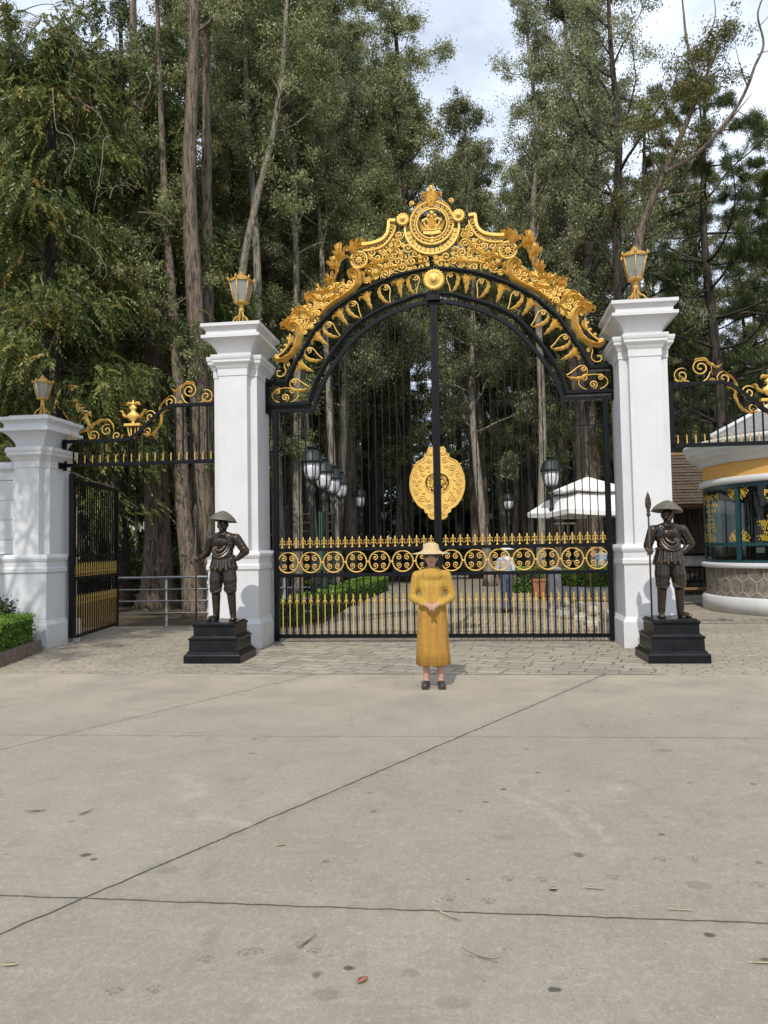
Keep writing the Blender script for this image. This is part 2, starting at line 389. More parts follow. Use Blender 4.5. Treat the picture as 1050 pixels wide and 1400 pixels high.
PAWS = [(337,1304,1.0,.9),(430,1302,.9,.3),(348,1302,1.0,-.5),(212,1355,1.0,.3),(155,1358,1.0,.2),(615,1230,1.1,.3),(668,1234,1.1,.2),
        (697,1203,1.1,.4),(742,1204,1.1,.4),(840,1201,1.1,.3),(790,1170,1.2,.5),(906,1176,1.1,.4),(410,1294,1.0,.2),(282,1314,1.0,.4),(950,1176,1.1,.3),(1040,1211,1.1,.3)]
SPOTS = [(758,1353,.020,.85),(477,1324,.019,.85),(117,1169,.028,.8),(129,1175,.018,.75),(756,1217,.020,.8),(970,1278,.020,.85),(1046,1312,.016,.8),(688,1079,.022,.7),(792,1169,.03,.55),(735,1056,.02,.6),
         (905,1141,.018,.7),(640,1202,.012,.6),(505,1084,.018,.6),(560,1330,.03,.28),(445,1360,.045,.25),(390,1310,.05,.18),(620,1370,.05,.2),(955,1210,.05,.25),(345,1030,.03,.4),(910,1026,.05,.3),(230,1190,.05,.2),(690,1145,.05,.22)]
M['concrete'] = mat_concrete()

def mat_paver(name, sx, sy, c1, c2, mortar, rot=0.0, dusty=0.4):
    m, nt = newmat(name); n = N(nt); co = n.coord()
    mp = n.n('ShaderNodeMapping'); n.L.new(co, mp.inputs[0]); mp.inputs[2].default_value = (0, 0, rot)
    warp = n.n('ShaderNodeVectorMath', operation='ADD'); n.L.new(mp.outputs[0], warp.inputs[0])
    nv = n.noise(co, 1.6, 3, 0.5, 'Color'); sv = n.n('ShaderNodeVectorMath', operation='SCALE'); n.L.new(nv, sv.inputs[0]); sv.inputs[3].default_value = 0.14
    n.L.new(sv.outputs[0], warp.inputs[1])
    b = n.n('ShaderNodeTexBrick'); n.L.new(warp.outputs[0], b.inputs['Vector'])
    b.inputs['Color1'].default_value = (0, 0, 0, 1); b.inputs['Color2'].default_value = (1, 1, 1, 1); b.inputs['Mortar'].default_value = (0.5, 0.5, 0.5, 1)
    b.inputs['Scale'].default_value = 1; b.inputs['Mortar Size'].default_value = 0.013; b.inputs['Mortar Smooth'].default_value = 0.3
    b.inputs['Brick Width'].default_value = sx; b.inputs['Row Height'].default_value = sy; b.offset = 0.37; b.squash = 0.8; b.squash_frequency = 3
    bw = n.n('ShaderNodeRGBToBW'); n.L.new(b.outputs['Color'], bw.inputs[0])
    cc = n.mix(bw.outputs[0], c1, c2)
    cc = n.mix(n.mrange(n.noise(co, 5, 6, 0.7), 0.35, 0.7, 0, 0.5), cc, tuple(x*0.6 for x in c1))
    cc = n.mix(n.mrange(n.noise(co, 0.8, 4), 0.4, 0.62, 0, dusty), cc, (0.42, 0.36, 0.27))
    cc = n.mix(n.mrange(n.noise(co, 38, 4), 0.35, 0.75, 0, 0.35), cc, (0.14, 0.125, 0.10))
    gap = n.math('MULTIPLY', b.outputs['Fac'], n.mrange(n.noise(co, 3, 3), 0.35, 0.55, 0.35, 1.0))
    cc = n.mix(n.math('MULTIPLY', gap, 0.85), cc, mortar)
    h = n.math('SUBTRACT', n.math('MULTIPLY', n.noise(co, 18, 4), 0.5), n.math('MULTIPLY', b.outputs['Fac'], 1.3))
    n.out(n.principled(cc, 0.9, 0, n.bump(h, 0.7, 0.02), 0.2).outputs[0]); return m
M['cobble'] = mat_paver('rough_stone_setts', 0.40, 0.24, (0.26, 0.228, 0.176), (0.42, 0.376, 0.30), (0.085, 0.073, 0.055), GY + 0.3, 0.4)
M['paver'] = mat_paver('small_tan_pavers', 0.24, 0.12, (0.31, 0.268, 0.20), (0.40, 0.352, 0.27), (0.17, 0.145, 0.11), GY, 0.7)
M['path'] = mat_paver('path_pavers', 0.3, 0.16, (0.30, 0.265, 0.20), (0.40, 0.36, 0.28), (0.12, 0.10, 0.08), 0.8, 0.4)
def mat_forest():
    m, nt = newmat('leaf_litter_soil'); n = N(nt); co = n.coord()
    cc = n.ramp(n.noise(co, 1.2, 6), [(0.3, (0.045, 0.033, 0.022)), (0.5, (0.085, 0.064, 0.043)), (0.7, (0.11, 0.088, 0.058))])
    v = n.n('ShaderNodeTexVoronoi'); n.L.new(co, v.inputs['Vector']); v.inputs['Scale'].default_value = 16
    cc = n.mix(n.mrange(v.outputs['Distance'], 0.1, 0.5, 0.5, 0), cc, (0.20, 0.15, 0.09))
    n.out(n.principled(cc, 0.95, 0, n.bump(v.outputs['Distance'], 0.6, 0.03), 0.15).outputs[0]); return m
M['forest'] = mat_forest()

# ---------------------------------------------------------------- ground
def sheet(name, poly, z, mat):
    mb = MB(); mb.add([(x, y, z) for x, y in poly], [tuple(range(len(poly)))])
    o = mb.build(name, mat); tag(o, kind='structure'); return o
sheet('ground', [(-300, -60), (300, -60), (300, 400), (-300, 400)], -0.03, M['forest'])
def ev(x): return 9.62 - 0.043 * x            # the edge between concrete and setts
sheet('concrete_forecourt', [(-26, -14), (26, -14), (26, ev(26)), (-26, ev(-26))], 0.0, M['concrete'])
sheet('side_paving', [(-26, ev(-26)), (26, ev(26)), (26, 24), (3.2, 24), (3.2, 16.4), (-2.9, 16.2), (-26, 15.9)], -0.002, M['paver'])
a0, a1 = gw(-2.65, -3.25), gw(2.65, -3.25)
sheet('sett_paving', [(-2.75, ev(-2.75)+0.01), (2.75, ev(2.75)+0.01), (2.75, 13.3), (2.9, 16.3), (-2.9, 16.3), (-2.85, 13.4)], 0.003, M['cobble'])
sheet('path', [(-2.5, 16.1), (3.1, 16.1), (3.2, 30), (2.8, 46), (-2.2, 46), (-2.5, 30)], 0.001, M['path'])

# ---------------------------------------------------------------- main gate
# everything of the gate is modelled in (u, v, z) and its root is turned with the wall
def groot(name, u=0, v=0, z=0): return empty(name, gw(u, v, z), -GY)
def q(px, py, v=0.0):                             # traced point in gate coordinates
    u, z = gp(px, py, v); return Vector((u, 0, z))
def mirror(pts): return [Vector((-p.x, p.y, p.z)) for p in pts]

def spiral(c, r, a0, turns=1.4, sgn=1, n=22, rend=0.16, y=0.0):
    c = Vector(c); out = []
    for i in range(n + 1):
        t = i / n; rr = r * ((1 - t) ** 0.8 * (1 - rend) + rend); a = a0 + sgn * 2 * PI * turns * t
        out.append(c + Vector((math.cos(a) * rr, y, math.sin(a) * rr)))
    return out
def scroll(mb, c, r, a0, turns=1.4, sgn=1, w=0.014, n=22, tail=None, bead=True, y=0.0):
    p = spiral(c, r, a0, turns, sgn, n, y=y)
    if tail: p = [Vector(t) + Vector((0, y, 0)) for t in tail] + p
    k = len(p); rad = [w * (0.75 + 0.4 * math.sin(PI * i / (k-1))) for i in range(k)]
    rad[0] *= 0.5
    mb.tube(p, rad, 5)
    if bead: mb.ell(p[-1], w*1.7, w*1.4, w*1.7, n=6, m=4)
def swath(mb, pts, w, depth=0.02, lobes=0, amp=0.3, y=0.0):
    """an acanthus-like leaf: a lens section swept on a curve in the wall plane, with lobed edges"""
    P = catmull(pts, 6); n = len(P); rings = []
    for i, p in enumerate(P):
        t = (P[min(i+1, n-1)] - P[max(i-1, 0)]).normalized(); nn = Vector((-t.z, 0, t.x)); s = i / (n-1)
        ww = w * (math.sin(PI * min(1, 0.12 + s * 0.88)) ** 0.7) if not callable(w) else w(s)
        ww = max(ww, 0.004)
        l = 1 + amp * math.sin(lobes * 2 * PI * s) if lobes else 1
        r_ = 1 + amp * math.sin(lobes * 2 * PI * s + 1.6) if lobes else 1
        d = depth * (0.5 + 0.5 * min(1, ww / 0.04)); o = Vector((0, y, 0))
        rings.append([o + p + nn*ww*l, o + p + nn*ww*0.35*l + Vector((0, -d, 0)), o + p + Vector((0, -d*0.25, 0)), o + p - nn*ww*0.35*r_ + Vector((0, -d, 0)), o + p - nn*ww*r_, o + p + Vector((0, d*0.8, 0))])
    mb.loft(rings, False)
def ringtube(mb, c, r, w, n=28, k=5, y=0.0):
    p = [Vector(c) + Vector((r*math.cos(2*PI*i/n), y, r*math.sin(2*PI*i/n))) for i in range(n)]
    rings = []
    for i in range(n):
        d = Vector((math.cos(2*PI*i/n), 0, math.sin(2*PI*i/n)))
        rings.append([p[i] + (d*math.cos(2*PI*j/k) + Vector((0, 1, 0))*math.sin(2*PI*j/k))*w for j in range(k)])
    vs = [x for r_ in rings for x in r_]; fs = []
    for i in range(n):
        for j in range(k): fs.append((i*k+j, i*k+(j+1) % k, ((i+1) % n)*k+(j+1) % k, ((i+1) % n)*k+j))
    mb.add(vs, fs, True)
def rosette(mb, c, r, petals=20, y=0.0, dep=0.05):
    c = Vector(c) + Vector((0, y, 0))
    n = petals * 4; rings = []
    for rr, d, am in ((r, 0.0, 0.09), (r*0.93, -dep*0.55, 0.09), (r*0.7, -dep*0.75, 0.05), (r*0.58, -dep*0.35, 0), (r*0.50, -dep*0.9, 0), (r*0.36, -dep*0.6, 0), (r*0.30, -dep*1.2, 0), (r*0.12, -dep*1.5, 0), (0.002, -dep*1.5, 0)):
        rings.append([c + Vector((math.cos(2*PI*i/n)*rr*(1+am*math.cos(petals*2*PI*i/n)), d, math.sin(2*PI*i/n)*rr*(1+am*math.cos(petals*2*PI*i/n)))) for i in range(n)])
    mb.loft(rings, True)
def inside(p, poly):
    x, y = p; r = False
    for i in range(len(poly)):
        (x1, y1), (x2, y2) = poly[i], poly[i-1]
        if (y1 > y) != (y2 > y) and x < (x2-x1)*(y-y1)/(y2-y1)+x1: r = not r
    return r
def filigree(mb, poly, r0, r1, seed, w=0.011, tries=900, gap=0.8):
    """openwork of curled stems packed into an outline"""
    rng = random.Random(seed); xs = [p[0] for p in poly]; zs = [p[1] for p in poly]; done = []
    for k in range(tries):
        r = r1 + (r0 - r1) * max(0, 1 - k / (tries*0.45))
        x, z = rng.uniform(min(xs), max(xs)), rng.uniform(min(zs), max(zs))
        if not inside((x, z), poly): continue
        if any((x-a)**2+(z-b)**2 < ((r+c)*gap)**2 for a, b, c in done): continue
        done.append((x, z, r)); a = rng.uniform(0, 2*PI); sg = rng.choice((-1, 1)); yy = rng.uniform(-0.02, 0.012)
        tl = Vector((x + math.cos(a)*r*1.0 - sg*math.sin(a)*r*-1.3, 0, z + math.sin(a)*r*1.0 + sg*math.cos(a)*r*-1.3))
        scroll(mb, (x, 0, z), r, a, rng.uniform(1.1, 1.5), sg, w*(0.7+0.5*r/r0), 14, [tl], True, yy)
        if rng.random() < 0.7:
            b = a + rng.uniform(1.5, 4.5); p0 = Vector((x+math.cos(b)*r, 0, z+math.sin(b)*r)); p1 = p0 + Vector((math.cos(b+.5), 0, math.sin(b+.5)))*r*0.8; p2 = p1 + Vector((math.cos(b+1.6), 0, math.sin(b+1.6)))*r*0.7
            swath(mb, [p0, p1, p2], r*0.36, 0.022, 2, 0.35, yy-0.006)

arch = groot('gate_arch'); tag(arch, 'black arched overthrow with golden crown crest spanning the main gate', 'gate arch')
OUT = [(0, 6.446), (0.13, 6.443), (0.45, 6.40), (0.76, 6.325), (1.21, 6.150), (1.40, 6.05), (1.72, 5.85), (1.87, 5.715), (2.09, 5.50), (2.22, 5.30), (2.375, 5.05), (2.50, 4.83), (2.62, 4.575)]
INN = [(0, 6.005), (0.30, 5.985), (0.52, 5.915), (0.92, 5.78), (1.35, 5.545), (1.66, 5.235), (1.90, 4.90), (2.12, 4.51), (2.235, 4.16)]
LEA = [(0, 5.862), (0.30, 5.84), (0.775, 5.695), (1.10, 5.52), (1.41, 5.285), (1.68, 4.97), (1.90, 4.66), (2.06, 4.36), (2.15, 4.06)]
def arc(P, n=5): return [Vector((p.x, 0, p.z)) for p in catmull([(u, 0, z) for u, z in P], n)]
def full(P):
    a = arc(P); return mirror(a)[::-1] + a[1:]
def rail(mb, pts, w, d):
    rings = []; n = len(pts)
    for i, p in enumerate(pts):
        t = (pts[min(i+1, n-1)] - pts[max(i-1, 0)]).normalized(); nn = Vector((-t.z, 0, t.x))
        rings.append([p + nn*w/2 + Vector((0, -d/2, 0)), p - nn*w/2 + Vector((0, -d/2, 0)), p - nn*w/2 + Vector((0, d/2, 0)), p + nn*w/2 + Vector((0, d/2, 0))])
    mb.loft(rings)
TZ, BZ, EU = 4.575, 4.165, 2.965
mb = MB(); rail(mb, full(OUT), 0.062, 0.085)
p = full(OUT); rail(mb, [x + Vector((0, -0.0585, 0)) for x in p], 0.024, 0.03)
for s in (-1, 1):
    mb.box(min(s*2.60, s*EU), max(s*2.60, s*EU), -0.065, 0.065, TZ-0.04, TZ+0.04); mb.box(min(s*2.60, s*EU), max(s*2.60, s*EU), -0.09, -0.066, TZ-0.012, TZ+0.014)
mb.build('outer_rail', M['black'], arch)
mb = MB(); rail(mb, full(INN), 0.070, 0.085)
rail(mb, [x + Vector((0, -0.0585, 0)) for x in full(INN)], 0.026, 0.03)
for s in (-1, 1):
    mb.box(min(s*2.2, s*EU), max(s*2.2, s*EU), -0.07, 0.07, BZ-0.045, BZ+0.045); mb.box(min(s*2.2, s*EU), max(s*2.2, s*EU), -0.1, -0.071, BZ-0.015, BZ+0.015)
mb.box(-0.11, 0.11, -0.12, 0.05, 5.87, 5.965)
mb.build('inner_rail', M['black'], arch)
for s in (-1, 1):
    mb = MB(); mb.box(min(s*EU, s*(EU+0.06)), max(s*EU, s*(EU+0.06)), -0.1, 0.1, BZ-0.14, TZ+0.07); mb.build('end_plate', M['black'], arch)

# --- ornaments between the two rails
def curl_ornament(c, ang, sgn, L):
    # drop-shaped curl: thin stem out of the inner rail that loops over into a fat leaf
    mb = MB(); ca, sa = math.cos(ang), math.sin(ang)
    def T(x, y): return Vector((c.x + x*sgn*(-sa) + y*ca, 0, c.z + x*sgn*ca + y*sa))
    swath(mb, [T(0.02, -L*.5), T(0.075, -L*.28), T(0.105, 0.02), T(0.085, L*.28), T(0.02, L*.43)], lambda s: 0.006+0.027*math.sin(PI*min(1, s*1.0))**0.8, 0.03, 5, 0.16)
    P = catmull([T(0.02, L*.43), T(-0.055, L*.40), T(-0.10, L*.22), T(-0.085, L*.02), T(-0.04, -L*.2), T(0.0, -L*.5)], 6)
    mb.tube(P, 0.011, 5)
    scroll(mb, T(-0.045, L*.27), 0.055, ang+1.6, 1.1, sgn, 0.011, 12)
    return mb.build('curl_ornament', M['gold'], arch)
def leaf_ornament(c, ang, sgn, L):
    mb = MB(); ca, sa = math.cos(ang), math.sin(ang)
    def T(x, y): return Vector((c.x + x*sgn*(-sa) + y*ca, 0, c.z + x*sgn*ca + y*sa))
    swath(mb, [T(0.03, -L*.5), T(0.02, -L*.2), T(-0.01, 0.05), T(-0.06, L*.36)], lambda s: 0.006+0.036*math.sin(PI*min(1, s*0.8)), 0.035, 4, 0.18)
    swath(mb, [T(0.0, 0.0), T(0.05, L*.22), T(0.115, L*.30), T(0.125, L*.18)], lambda s: 0.034*(1-s*0.75), 0.03, 2, 0.2)
    swath(mb, [T(0.0, 0.05), T(0.01, L*.3), T(0.05, L*.44)], lambda s: 0.03*(1-s*0.8), 0.03)
    swath(mb, [T(-0.01, 0.0), T(-0.09, L*.22), T(-0.13, L*.20)], lambda s: 0.03*(1-s*0.75), 0.03, 2, 0.2)
    return mb.build('leaf_ornament', M['gold'], arch)
CURL = [(566.5,388),(527.6,401.5),(485,423),(453.5,451),(428,485),(408.6,526.6)]
LEAF = [(547,392),(503,410),(467,433),(438,463.5),(416,502)]
for pts, fn in ((CURL, curl_ornament), (LEAF, leaf_ornament)):
    for (px, py) in pts:
        c = q(px, py); rad = c - Vector((0, 0, 4.05)); a = math.atan2(rad.z, rad.x)
        fn(c, a, 1, 0.385); fn(Vector((-c.x, 0, c.z)), PI - a, -1, 0.385)
mb = MB(); rosette(mb, (0.02, 0, 6.225), 0.19, 24, -0.085, 0.06); mb.build('rosette', M['gold'], arch)
for s in (-1, 1):
    mb = MB(); cx = s*2.66
    P = [Vector((cx + 0.24*math.cos(a), 0, 4.34 + 0.135*math.sin(a))) for a in [2*PI*i/26 for i in range(27)]]
    mb.tube([p + Vector((0, 0, 0.0)) for p in P], 0.010, 5)
    scroll(mb, (cx-0.13, 0, 4.42), 0.065, 0.5, 1.3, 1, 0.010, 14); scroll(mb, (cx+0.12, 0, 4.42), 0.06, PI-0.5, 1.3, -1, 0.010, 14)
    scroll(mb, (cx, 0, 4.30), 0.075, -PI/2, 1.4, 1, 0.012, 14)
    mb.build('end_scroll', M['gold'], arch)

# --- the golden crest standing on the outer rail
crest = []
mbL = MB()                                       # openwork, left half traced and mirrored
def both(fn):
    for s in (1, -1): fn((lambda P, s=s: P if s == 1 else mirror(P)), s)
def Q(*L): return [Vector((q(px, py).x - 0.03, 0, q(px, py).z)) for px, py in L]
top1 = Q((543,302),(534,302),(533.5,312),(531,321),(523.5,328.5),(511,333),(497,335))
top2 = Q((543,309),(541,318),(534,329.5),(525,337.5),(513,342),(499,343.5))
def frame_(T, s):
    mb = MB(); rail(mb, catmull(T(top1)[1:], 5), 0.05, 0.11); rail(mb, T(top1)[:2], 0.05, 0.10); rail(mb, catmull(T(top2), 5), 0.022, 0.08)
    a, b = catmull(T(top1)[1:], 8), catmull(T(top2), 8); k = 13
    for i in range(k):
        t = (i+0.6)/k; pa, pb = a[int(t*(len(a)-1))], b[int(t*(len(b)-1))]; m_ = (pa+pb)/2
        ringtube(mb, m_, 0.030, 0.011, 10, 4)
    mb.build('crest_shoulder', M['gold'], arch)
both(frame_)
def volute(T, s):
    mb = MB(); c = T(Q((493,355)))[0]
    ringtube(mb, c, 0.145, 0.022, 28, 6); ringtube(mb, c, 0.105, 0.010, 24, 4); ringtube(mb, c, 0.04, 0.014, 14, 5); mb.ell(c, 0.028, 0.04, 0.028, n=8, m=6)
    for i in range(10):
        a = 2*PI*i/10; d = Vector((math.cos(a), 0, math.sin(a))); mb.tube([c+d*0.04, c+d*0.105], 0.009, 4); mb.ell(c + Vector((math.cos(a+.3), 0, math.sin(a+.3)))*0.125, 0.014, 0.025, 0.014, n=6, m=4)
    mb.build('volute', M['gold'], arch)
    mb = MB()
    for B, tips in (((487,346), ((479,338),(483,330),(491,327),(499,329),(502,336))), ((473,351), ((462,351),(458,344),(461,336),(468,333),(475,338))), ((464,366), ((454,365),(450,358),(455,352),(463,352))), ((457,383), ((449,389),(446,382),(449,375),(457,372)))):
        b_ = T(Q(B))[0]
        for t_ in tips:
            e_ = T(Q(t_))[0]; m_ = (b_+e_)/2 + Vector((-(e_-b_).z, 0, (e_-b_).x))*0.16*s
            swath(mb, [b_, m_, e_, e_ + (e_-m_)*0.25 + Vector((s*0.02, 0, -0.012))], 0.027, 0.05, 2, 0.2, -0.012)
    swath(mb, T(Q((484,356),(474,351),(466,359),(463,371),(458,383),(452,391))), 0.03, 0.05, 7, 0.25, -0.015)
    for P, w, lb in ((Q((500,366),(510,362),(522,366),(528,372)), 0.05, 4), (Q((488,367),(497,373),(500,382),(496,389)), 0.05, 3), (Q((500,372),(510,374),(514,381)), 0.045, 3)):
        swath(mb, T(P), w*0.62, 0.05, lb, 0.38, -0.01)
    for (x, y, r, a, sg) in ((457,386,0.055,0.3,1),(464,336,0.05,2.0,-1),(498,331,0.05,1.5,1),(504,384,0.06,0.5,1),(514,379,0.05,2.2,-1),(484,335,0.045,1.0,1),(470,352,0.05,2.5,-1),(463,366,0.045,0.5,1),(453,384,0.04,2.0,1),(476,340,0.04,0.2,-1),(459,352,0.04,1.2,-1)):
        scroll(mb, T(Q((x, y)))[0], r, a if s == 1 else PI-a, 1.3, sg*s, 0.013, 14)
    mb.build('acanthus_leaf', M['gold'], arch)
both(volute)
POLYC = [(505,345),(514,343),(527,338),(536,330),(543,318),(549,322),(556,334),(566,345),(580,351),(591,352),(591,364),(575,366),(552,370),(530,376),(514,380),(504,372),(509,361),(507,352)]
def panel(T, s):
    mb = MB(); poly = [(v.x, v.z) for v in T(Q(*POLYC))]
    filigree(mb, poly, 0.085, 0.038, 11 if s == 1 else 12, 0.013)
    swath(mb, T(Q((506,350),(514,356),(524,357),(534,350),(541,342))), 0.035, 0.03, 6, 0.35, -0.02)
    swath(mb, T(Q((512,378),(528,368),(548,364),(566,361),(585,359))), 0.028, 0.03, 8, 0.35, -0.015)
    swath(mb, T(Q((541,345),(546,330),(545,318))), 0.03, 0.03, 4, 0.3, -0.02)
    mb.build('openwork_panel', M['gold'], arch)
both(panel)
def sidescroll(T, s):
    mb = MB()
    # upper S-scroll
    swath(mb, T(Q((483,381),(480,374),(485,369.5),(491,374),(492,385),(486,396),(474,405),(460,414),(448,424),(440,433))), lambda t: 0.020+0.042*math.sin(PI*min(1, 0.1+t*0.9)), 0.075, 9, 0.10, -0.02)
    scroll(mb, T(Q((486,376)))[0], 0.075, 0.0 if s == 1 else PI, 1.5, s, 0.024, 18)
    poly = [(v.x, v.z) for v in T(Q((482,383),(484,392),(474,402),(458,412),(446,422),(440,424),(436,418),(424,410),(428,404),(440,396),(452,392),(466,388)))]
    filigree(mb, poly, 0.075, 0.036, 21 if s == 1 else 22, 0.015)
    for P, w, lb in ((Q((470,385),(462,394),(452,398),(444,393)), 0.05, 4), (Q((452,398),(440,400),(432,398),(426,404)), 0.045, 4), (Q((437,410),(430,404),(423,402),(421,408)), 0.05, 3), (Q((424,420),(422,410),(421,403),(425,399)), 0.04, 3), (Q((462,404),(448,410),(436,412)), 0.045, 4)):
        swath(mb, T(P), w*0.68, 0.045, lb, 0.38, -0.012)
    for B, tips in (((430,411), ((420,407),(418,401),(424,397),(431,400))), ((446,402), ((437,398),(439,391),(447,389),(454,393)))):
        b_ = T(Q(B))[0]
        for t_ in tips:
            e_ = T(Q(t_))[0]; m_ = (b_+e_)/2 + Vector((-(e_-b_).z, 0, (e_-b_).x))*0.16*s; swath(mb, [b_, m_, e_], 0.024, 0.045, 2, 0.2, -0.014)
    mb.build('upper_scroll', M['gold'], arch)
    mb = MB()
    poly = [(v.x, v.z) for v in T(Q((440,424),(436,434),(428,446),(420,456),(414,452),(408,442),(400,436),(404,430),(414,422),(424,412),(434,416)))]
    filigree(mb, poly, 0.07, 0.036, 31 if s == 1 else 32, 0.015)
    for P, w, lb in ((Q((432,436),(422,428),(410,426),(400,432),(390,446)), 0.05, 6), (Q((426,428),(414,420),(406,424)), 0.045, 3), (Q((408,436),(396,438),(388,443),(386,449)), 0.045, 3), (Q((436,432),(426,440),(420,452)), 0.045, 4)):
        swath(mb, T(P), w*0.68, 0.045, lb, 0.38, -0.012)
    for B, tips in (((400,440), ((387,450),(384,443),(388,436),(396,432))), ((414,428), ((404,428),(406,421),(413,417)))):
        b_ = T(Q(B))[0]
        for t_ in tips:
            e_ = T(Q(t_))[0]; m_ = (b_+e_)/2 + Vector((-(e_-b_).z, 0, (e_-b_).x))*0.16*s; swath(mb, [b_, m_, e_], 0.024, 0.045, 2, 0.2, -0.014)
    # lower C-scroll
    swath(mb, T(Q((399,452),(399,446),(405,443),(411,449),(412,461),(408,474),(402,484),(392,491),(382,493),(377,489))), lambda t: 0.022+0.045*math.sin(PI*min(1, 0.1+t*0.85)), 0.075, 8, 0.10, -0.02)
    scroll(mb, T(Q((403,449)))[0], 0.065, 0.0 if s == 1 else PI, 1.4, s, 0.022, 16); scroll(mb, T(Q((380,489)))[0], 0.06, -PI/2, 1.3, -s, 0.02, 16)
    mb.tube(catmull(T(Q((399,456),(398,464),(396,472),(390,480),(383,486))), 6), 0.017, 6)
    swath(mb, T(Q((396,472),(401,466),(402,458))), 0.03, 0.03)
    for x, y in ((389,481),(395,474),(398,465)): mb.ell(T(Q((x-2, y-2)))[0], 0.03, 0.03, 0.03, n=7, m=5)
    mb.build('lower_scroll', M['gold'], arch)
    mb = MB(); P = catmull(T(Q((398,497),(394,494),(391,499),(393,508),(389,514),(382,514),(381,508),(386,507))), 6); mb.tube(P, 0.012, 5)
    scroll(mb, T(Q((396,499)))[0], 0.04, PI if s == 1 else 0, 1.1, -s, 0.010, 12)
    mb.build('small_scroll', M['gold'], arch)
both(sidescroll)
# medallion
MC = Vector((0.0, 0, q(590.5, 306).z)); k_ = 1/79.5
mb = MB()
ringtube(mb, MC, 21*k_, 0.018, 40, 6, -0.01); ringtube(mb, MC, 24.0*k_, 0.014, 40, 5); ringtube(mb, MC + Vector((0, 0, 1*k_)), 30*k_, 0.024, 44, 6)
for i in range(26):
    a = 2*PI*i/26; ringtube(mb, MC + Vector((math.cos(a)*27*k_, 0, math.sin(a)*27*k_)), 0.022, 0.010, 9, 4)
mb.build('medallion_ring', M['gold'], arch); MRING = KIDS[arch.name][-1]
mb = MB()
OC = MC - Vector((0, 0, 5.5*k_))
P = [OC + Vector((math.cos(a)*37.5*k_, 0, math.sin(a)*37.5*k_)) for a in [R(-200 + 220*i/40) for i in range(41)]]; rail(mb, P, 0.035, 0.09)
for i in range(15):                                 # raised blocks of the lower band
    a = R(-168 + 156*i/14); c = OC + Vector((math.cos(a)*33*k_, -0.01, math.sin(a)*33*k_)); d = Vector((math.cos(a), 0, math.sin(a)))
    t = Vector((-d.z, 0, d.x))
    for o, hh, ww in ((-0.024, 0.035, 0.010), (0.0, 0.042, 0.011), (0.024, 0.035, 0.010)):
        mb.bar(c + t*o - d*hh, c + t*o + d*hh, ww*1.5, 0.045)
    mb.bar(c - t*0.034 + d*0.0, c + t*0.034, 0.016, 0.04)
mb.build('medallion_band', M['gold'], MRING)
mb = MB(); CB = q(590.5, 317).z
def cr(x, y): return Vector((x*k_, 0, CB + (317-y)*k_))
rail(mb, [cr(-12, 318), cr(0, 319.5), cr(12, 318)], 0.055, 0.07); rail(mb, [cr(-12.5, 314.2), cr(0, 315.5), cr(12.5, 314.2)], 0.016, 0.085)
for s in (-1, 1):
    swath(mb, [cr(s*11, 314), cr(s*14.5, 308), cr(s*19, 300.5)], lambda t: 0.05*(1-t*0.9), 0.03)
    mb.tube(catmull([cr(s*3, 314), cr(s*8, 309), cr(s*11, 302), cr(s*8, 298), cr(s*4.5, 302)], 6), 0.02, 6)
    swath(mb, [cr(s*2, 314), cr(s*4, 306), cr(s*3.5, 299), cr(s*7, 296)], lambda t: 0.035*(1-t*0.6), 0.03, 3, 0.2)
    mb.ell(cr(s*12, 301), 0.035, 0.035, 0.035, n=8, m=6); mb.ell(cr(s*5.5, 309), 0.03, 0.03, 0.03, n=8, m=6)
swath(mb, [cr(0, 314), cr(0, 303), cr(0, 296)], 0.045, 0.035, 3, 0.2)
for x, y, r in ((0, 290, .042), (-4.5, 294, .034), (4.5, 294, .034), (0, 296, .03)): mb.ell(cr(x, y), r, 0.03, r, n=8, m=6)
mb.bar(cr(0, 320), cr(0, 332), 0.022); mb.ell(cr(0, 331), 0.05, 0.04, 0.05, n=8, m=6)
mb.build('crown', M['gold'], MRING)
for s, px, py in ((-1, 552.5, 301), (1, 628.5, 297.5)):
    mb = MB(); c = q(px, py); rosette(mb, (c.x-0.02, 0, (q(552.5, 301).z+q(628.5, 297.5).z)/2), 0.115, 14, -0.05, 0.05); mb.build('rosette', M['gold'], arch)
mb = MB(); FT = q(590.5, 281).z
def ft(x, y): return Vector((x*k_, 0, FT + (281-y)*k_))
swath(mb, [ft(0, 283), ft(0, 270), ft(0, 256)], lambda t: 0.05+0.03*math.sin(PI*t), 0.05, 4, 0.2)
mb.lathe([(0.02, 0), (0.045, 0.02), (0.03, 0.05), (0.05, 0.08), (0.002, 0.09)], 8, (0, 0, ft(0, 260).z))
for s in (-1, 1):
    swath(mb, [ft(s*2, 276), ft(s*6, 266), ft(s*11, 264), ft(s*14, 269)], lambda t: 0.055*(1-t*0.6), 0.04, 3, 0.3)
    swath(mb, [ft(s*2, 272), ft(s*4, 264), ft(s*7, 261)], lambda t: 0.05*(1-t*0.6), 0.04, 2, 0.3)
    swath(mb, [ft(s*2, 278), ft(s*8, 273), ft(s*12, 273)], lambda t: 0.045*(1-t*0.6), 0.04, 2, 0.3)
    swath(mb, [ft(s*3, 279), ft(s*14, 277), ft(s*23, 284), ft(s*29, 296)], 0.025, 0.03)
    scroll(mb, ft(s*27, 276), 0.05, -PI/2, 1.2, s, 0.013, 12)
mb.build('crest_finial', M['gold'], arch)

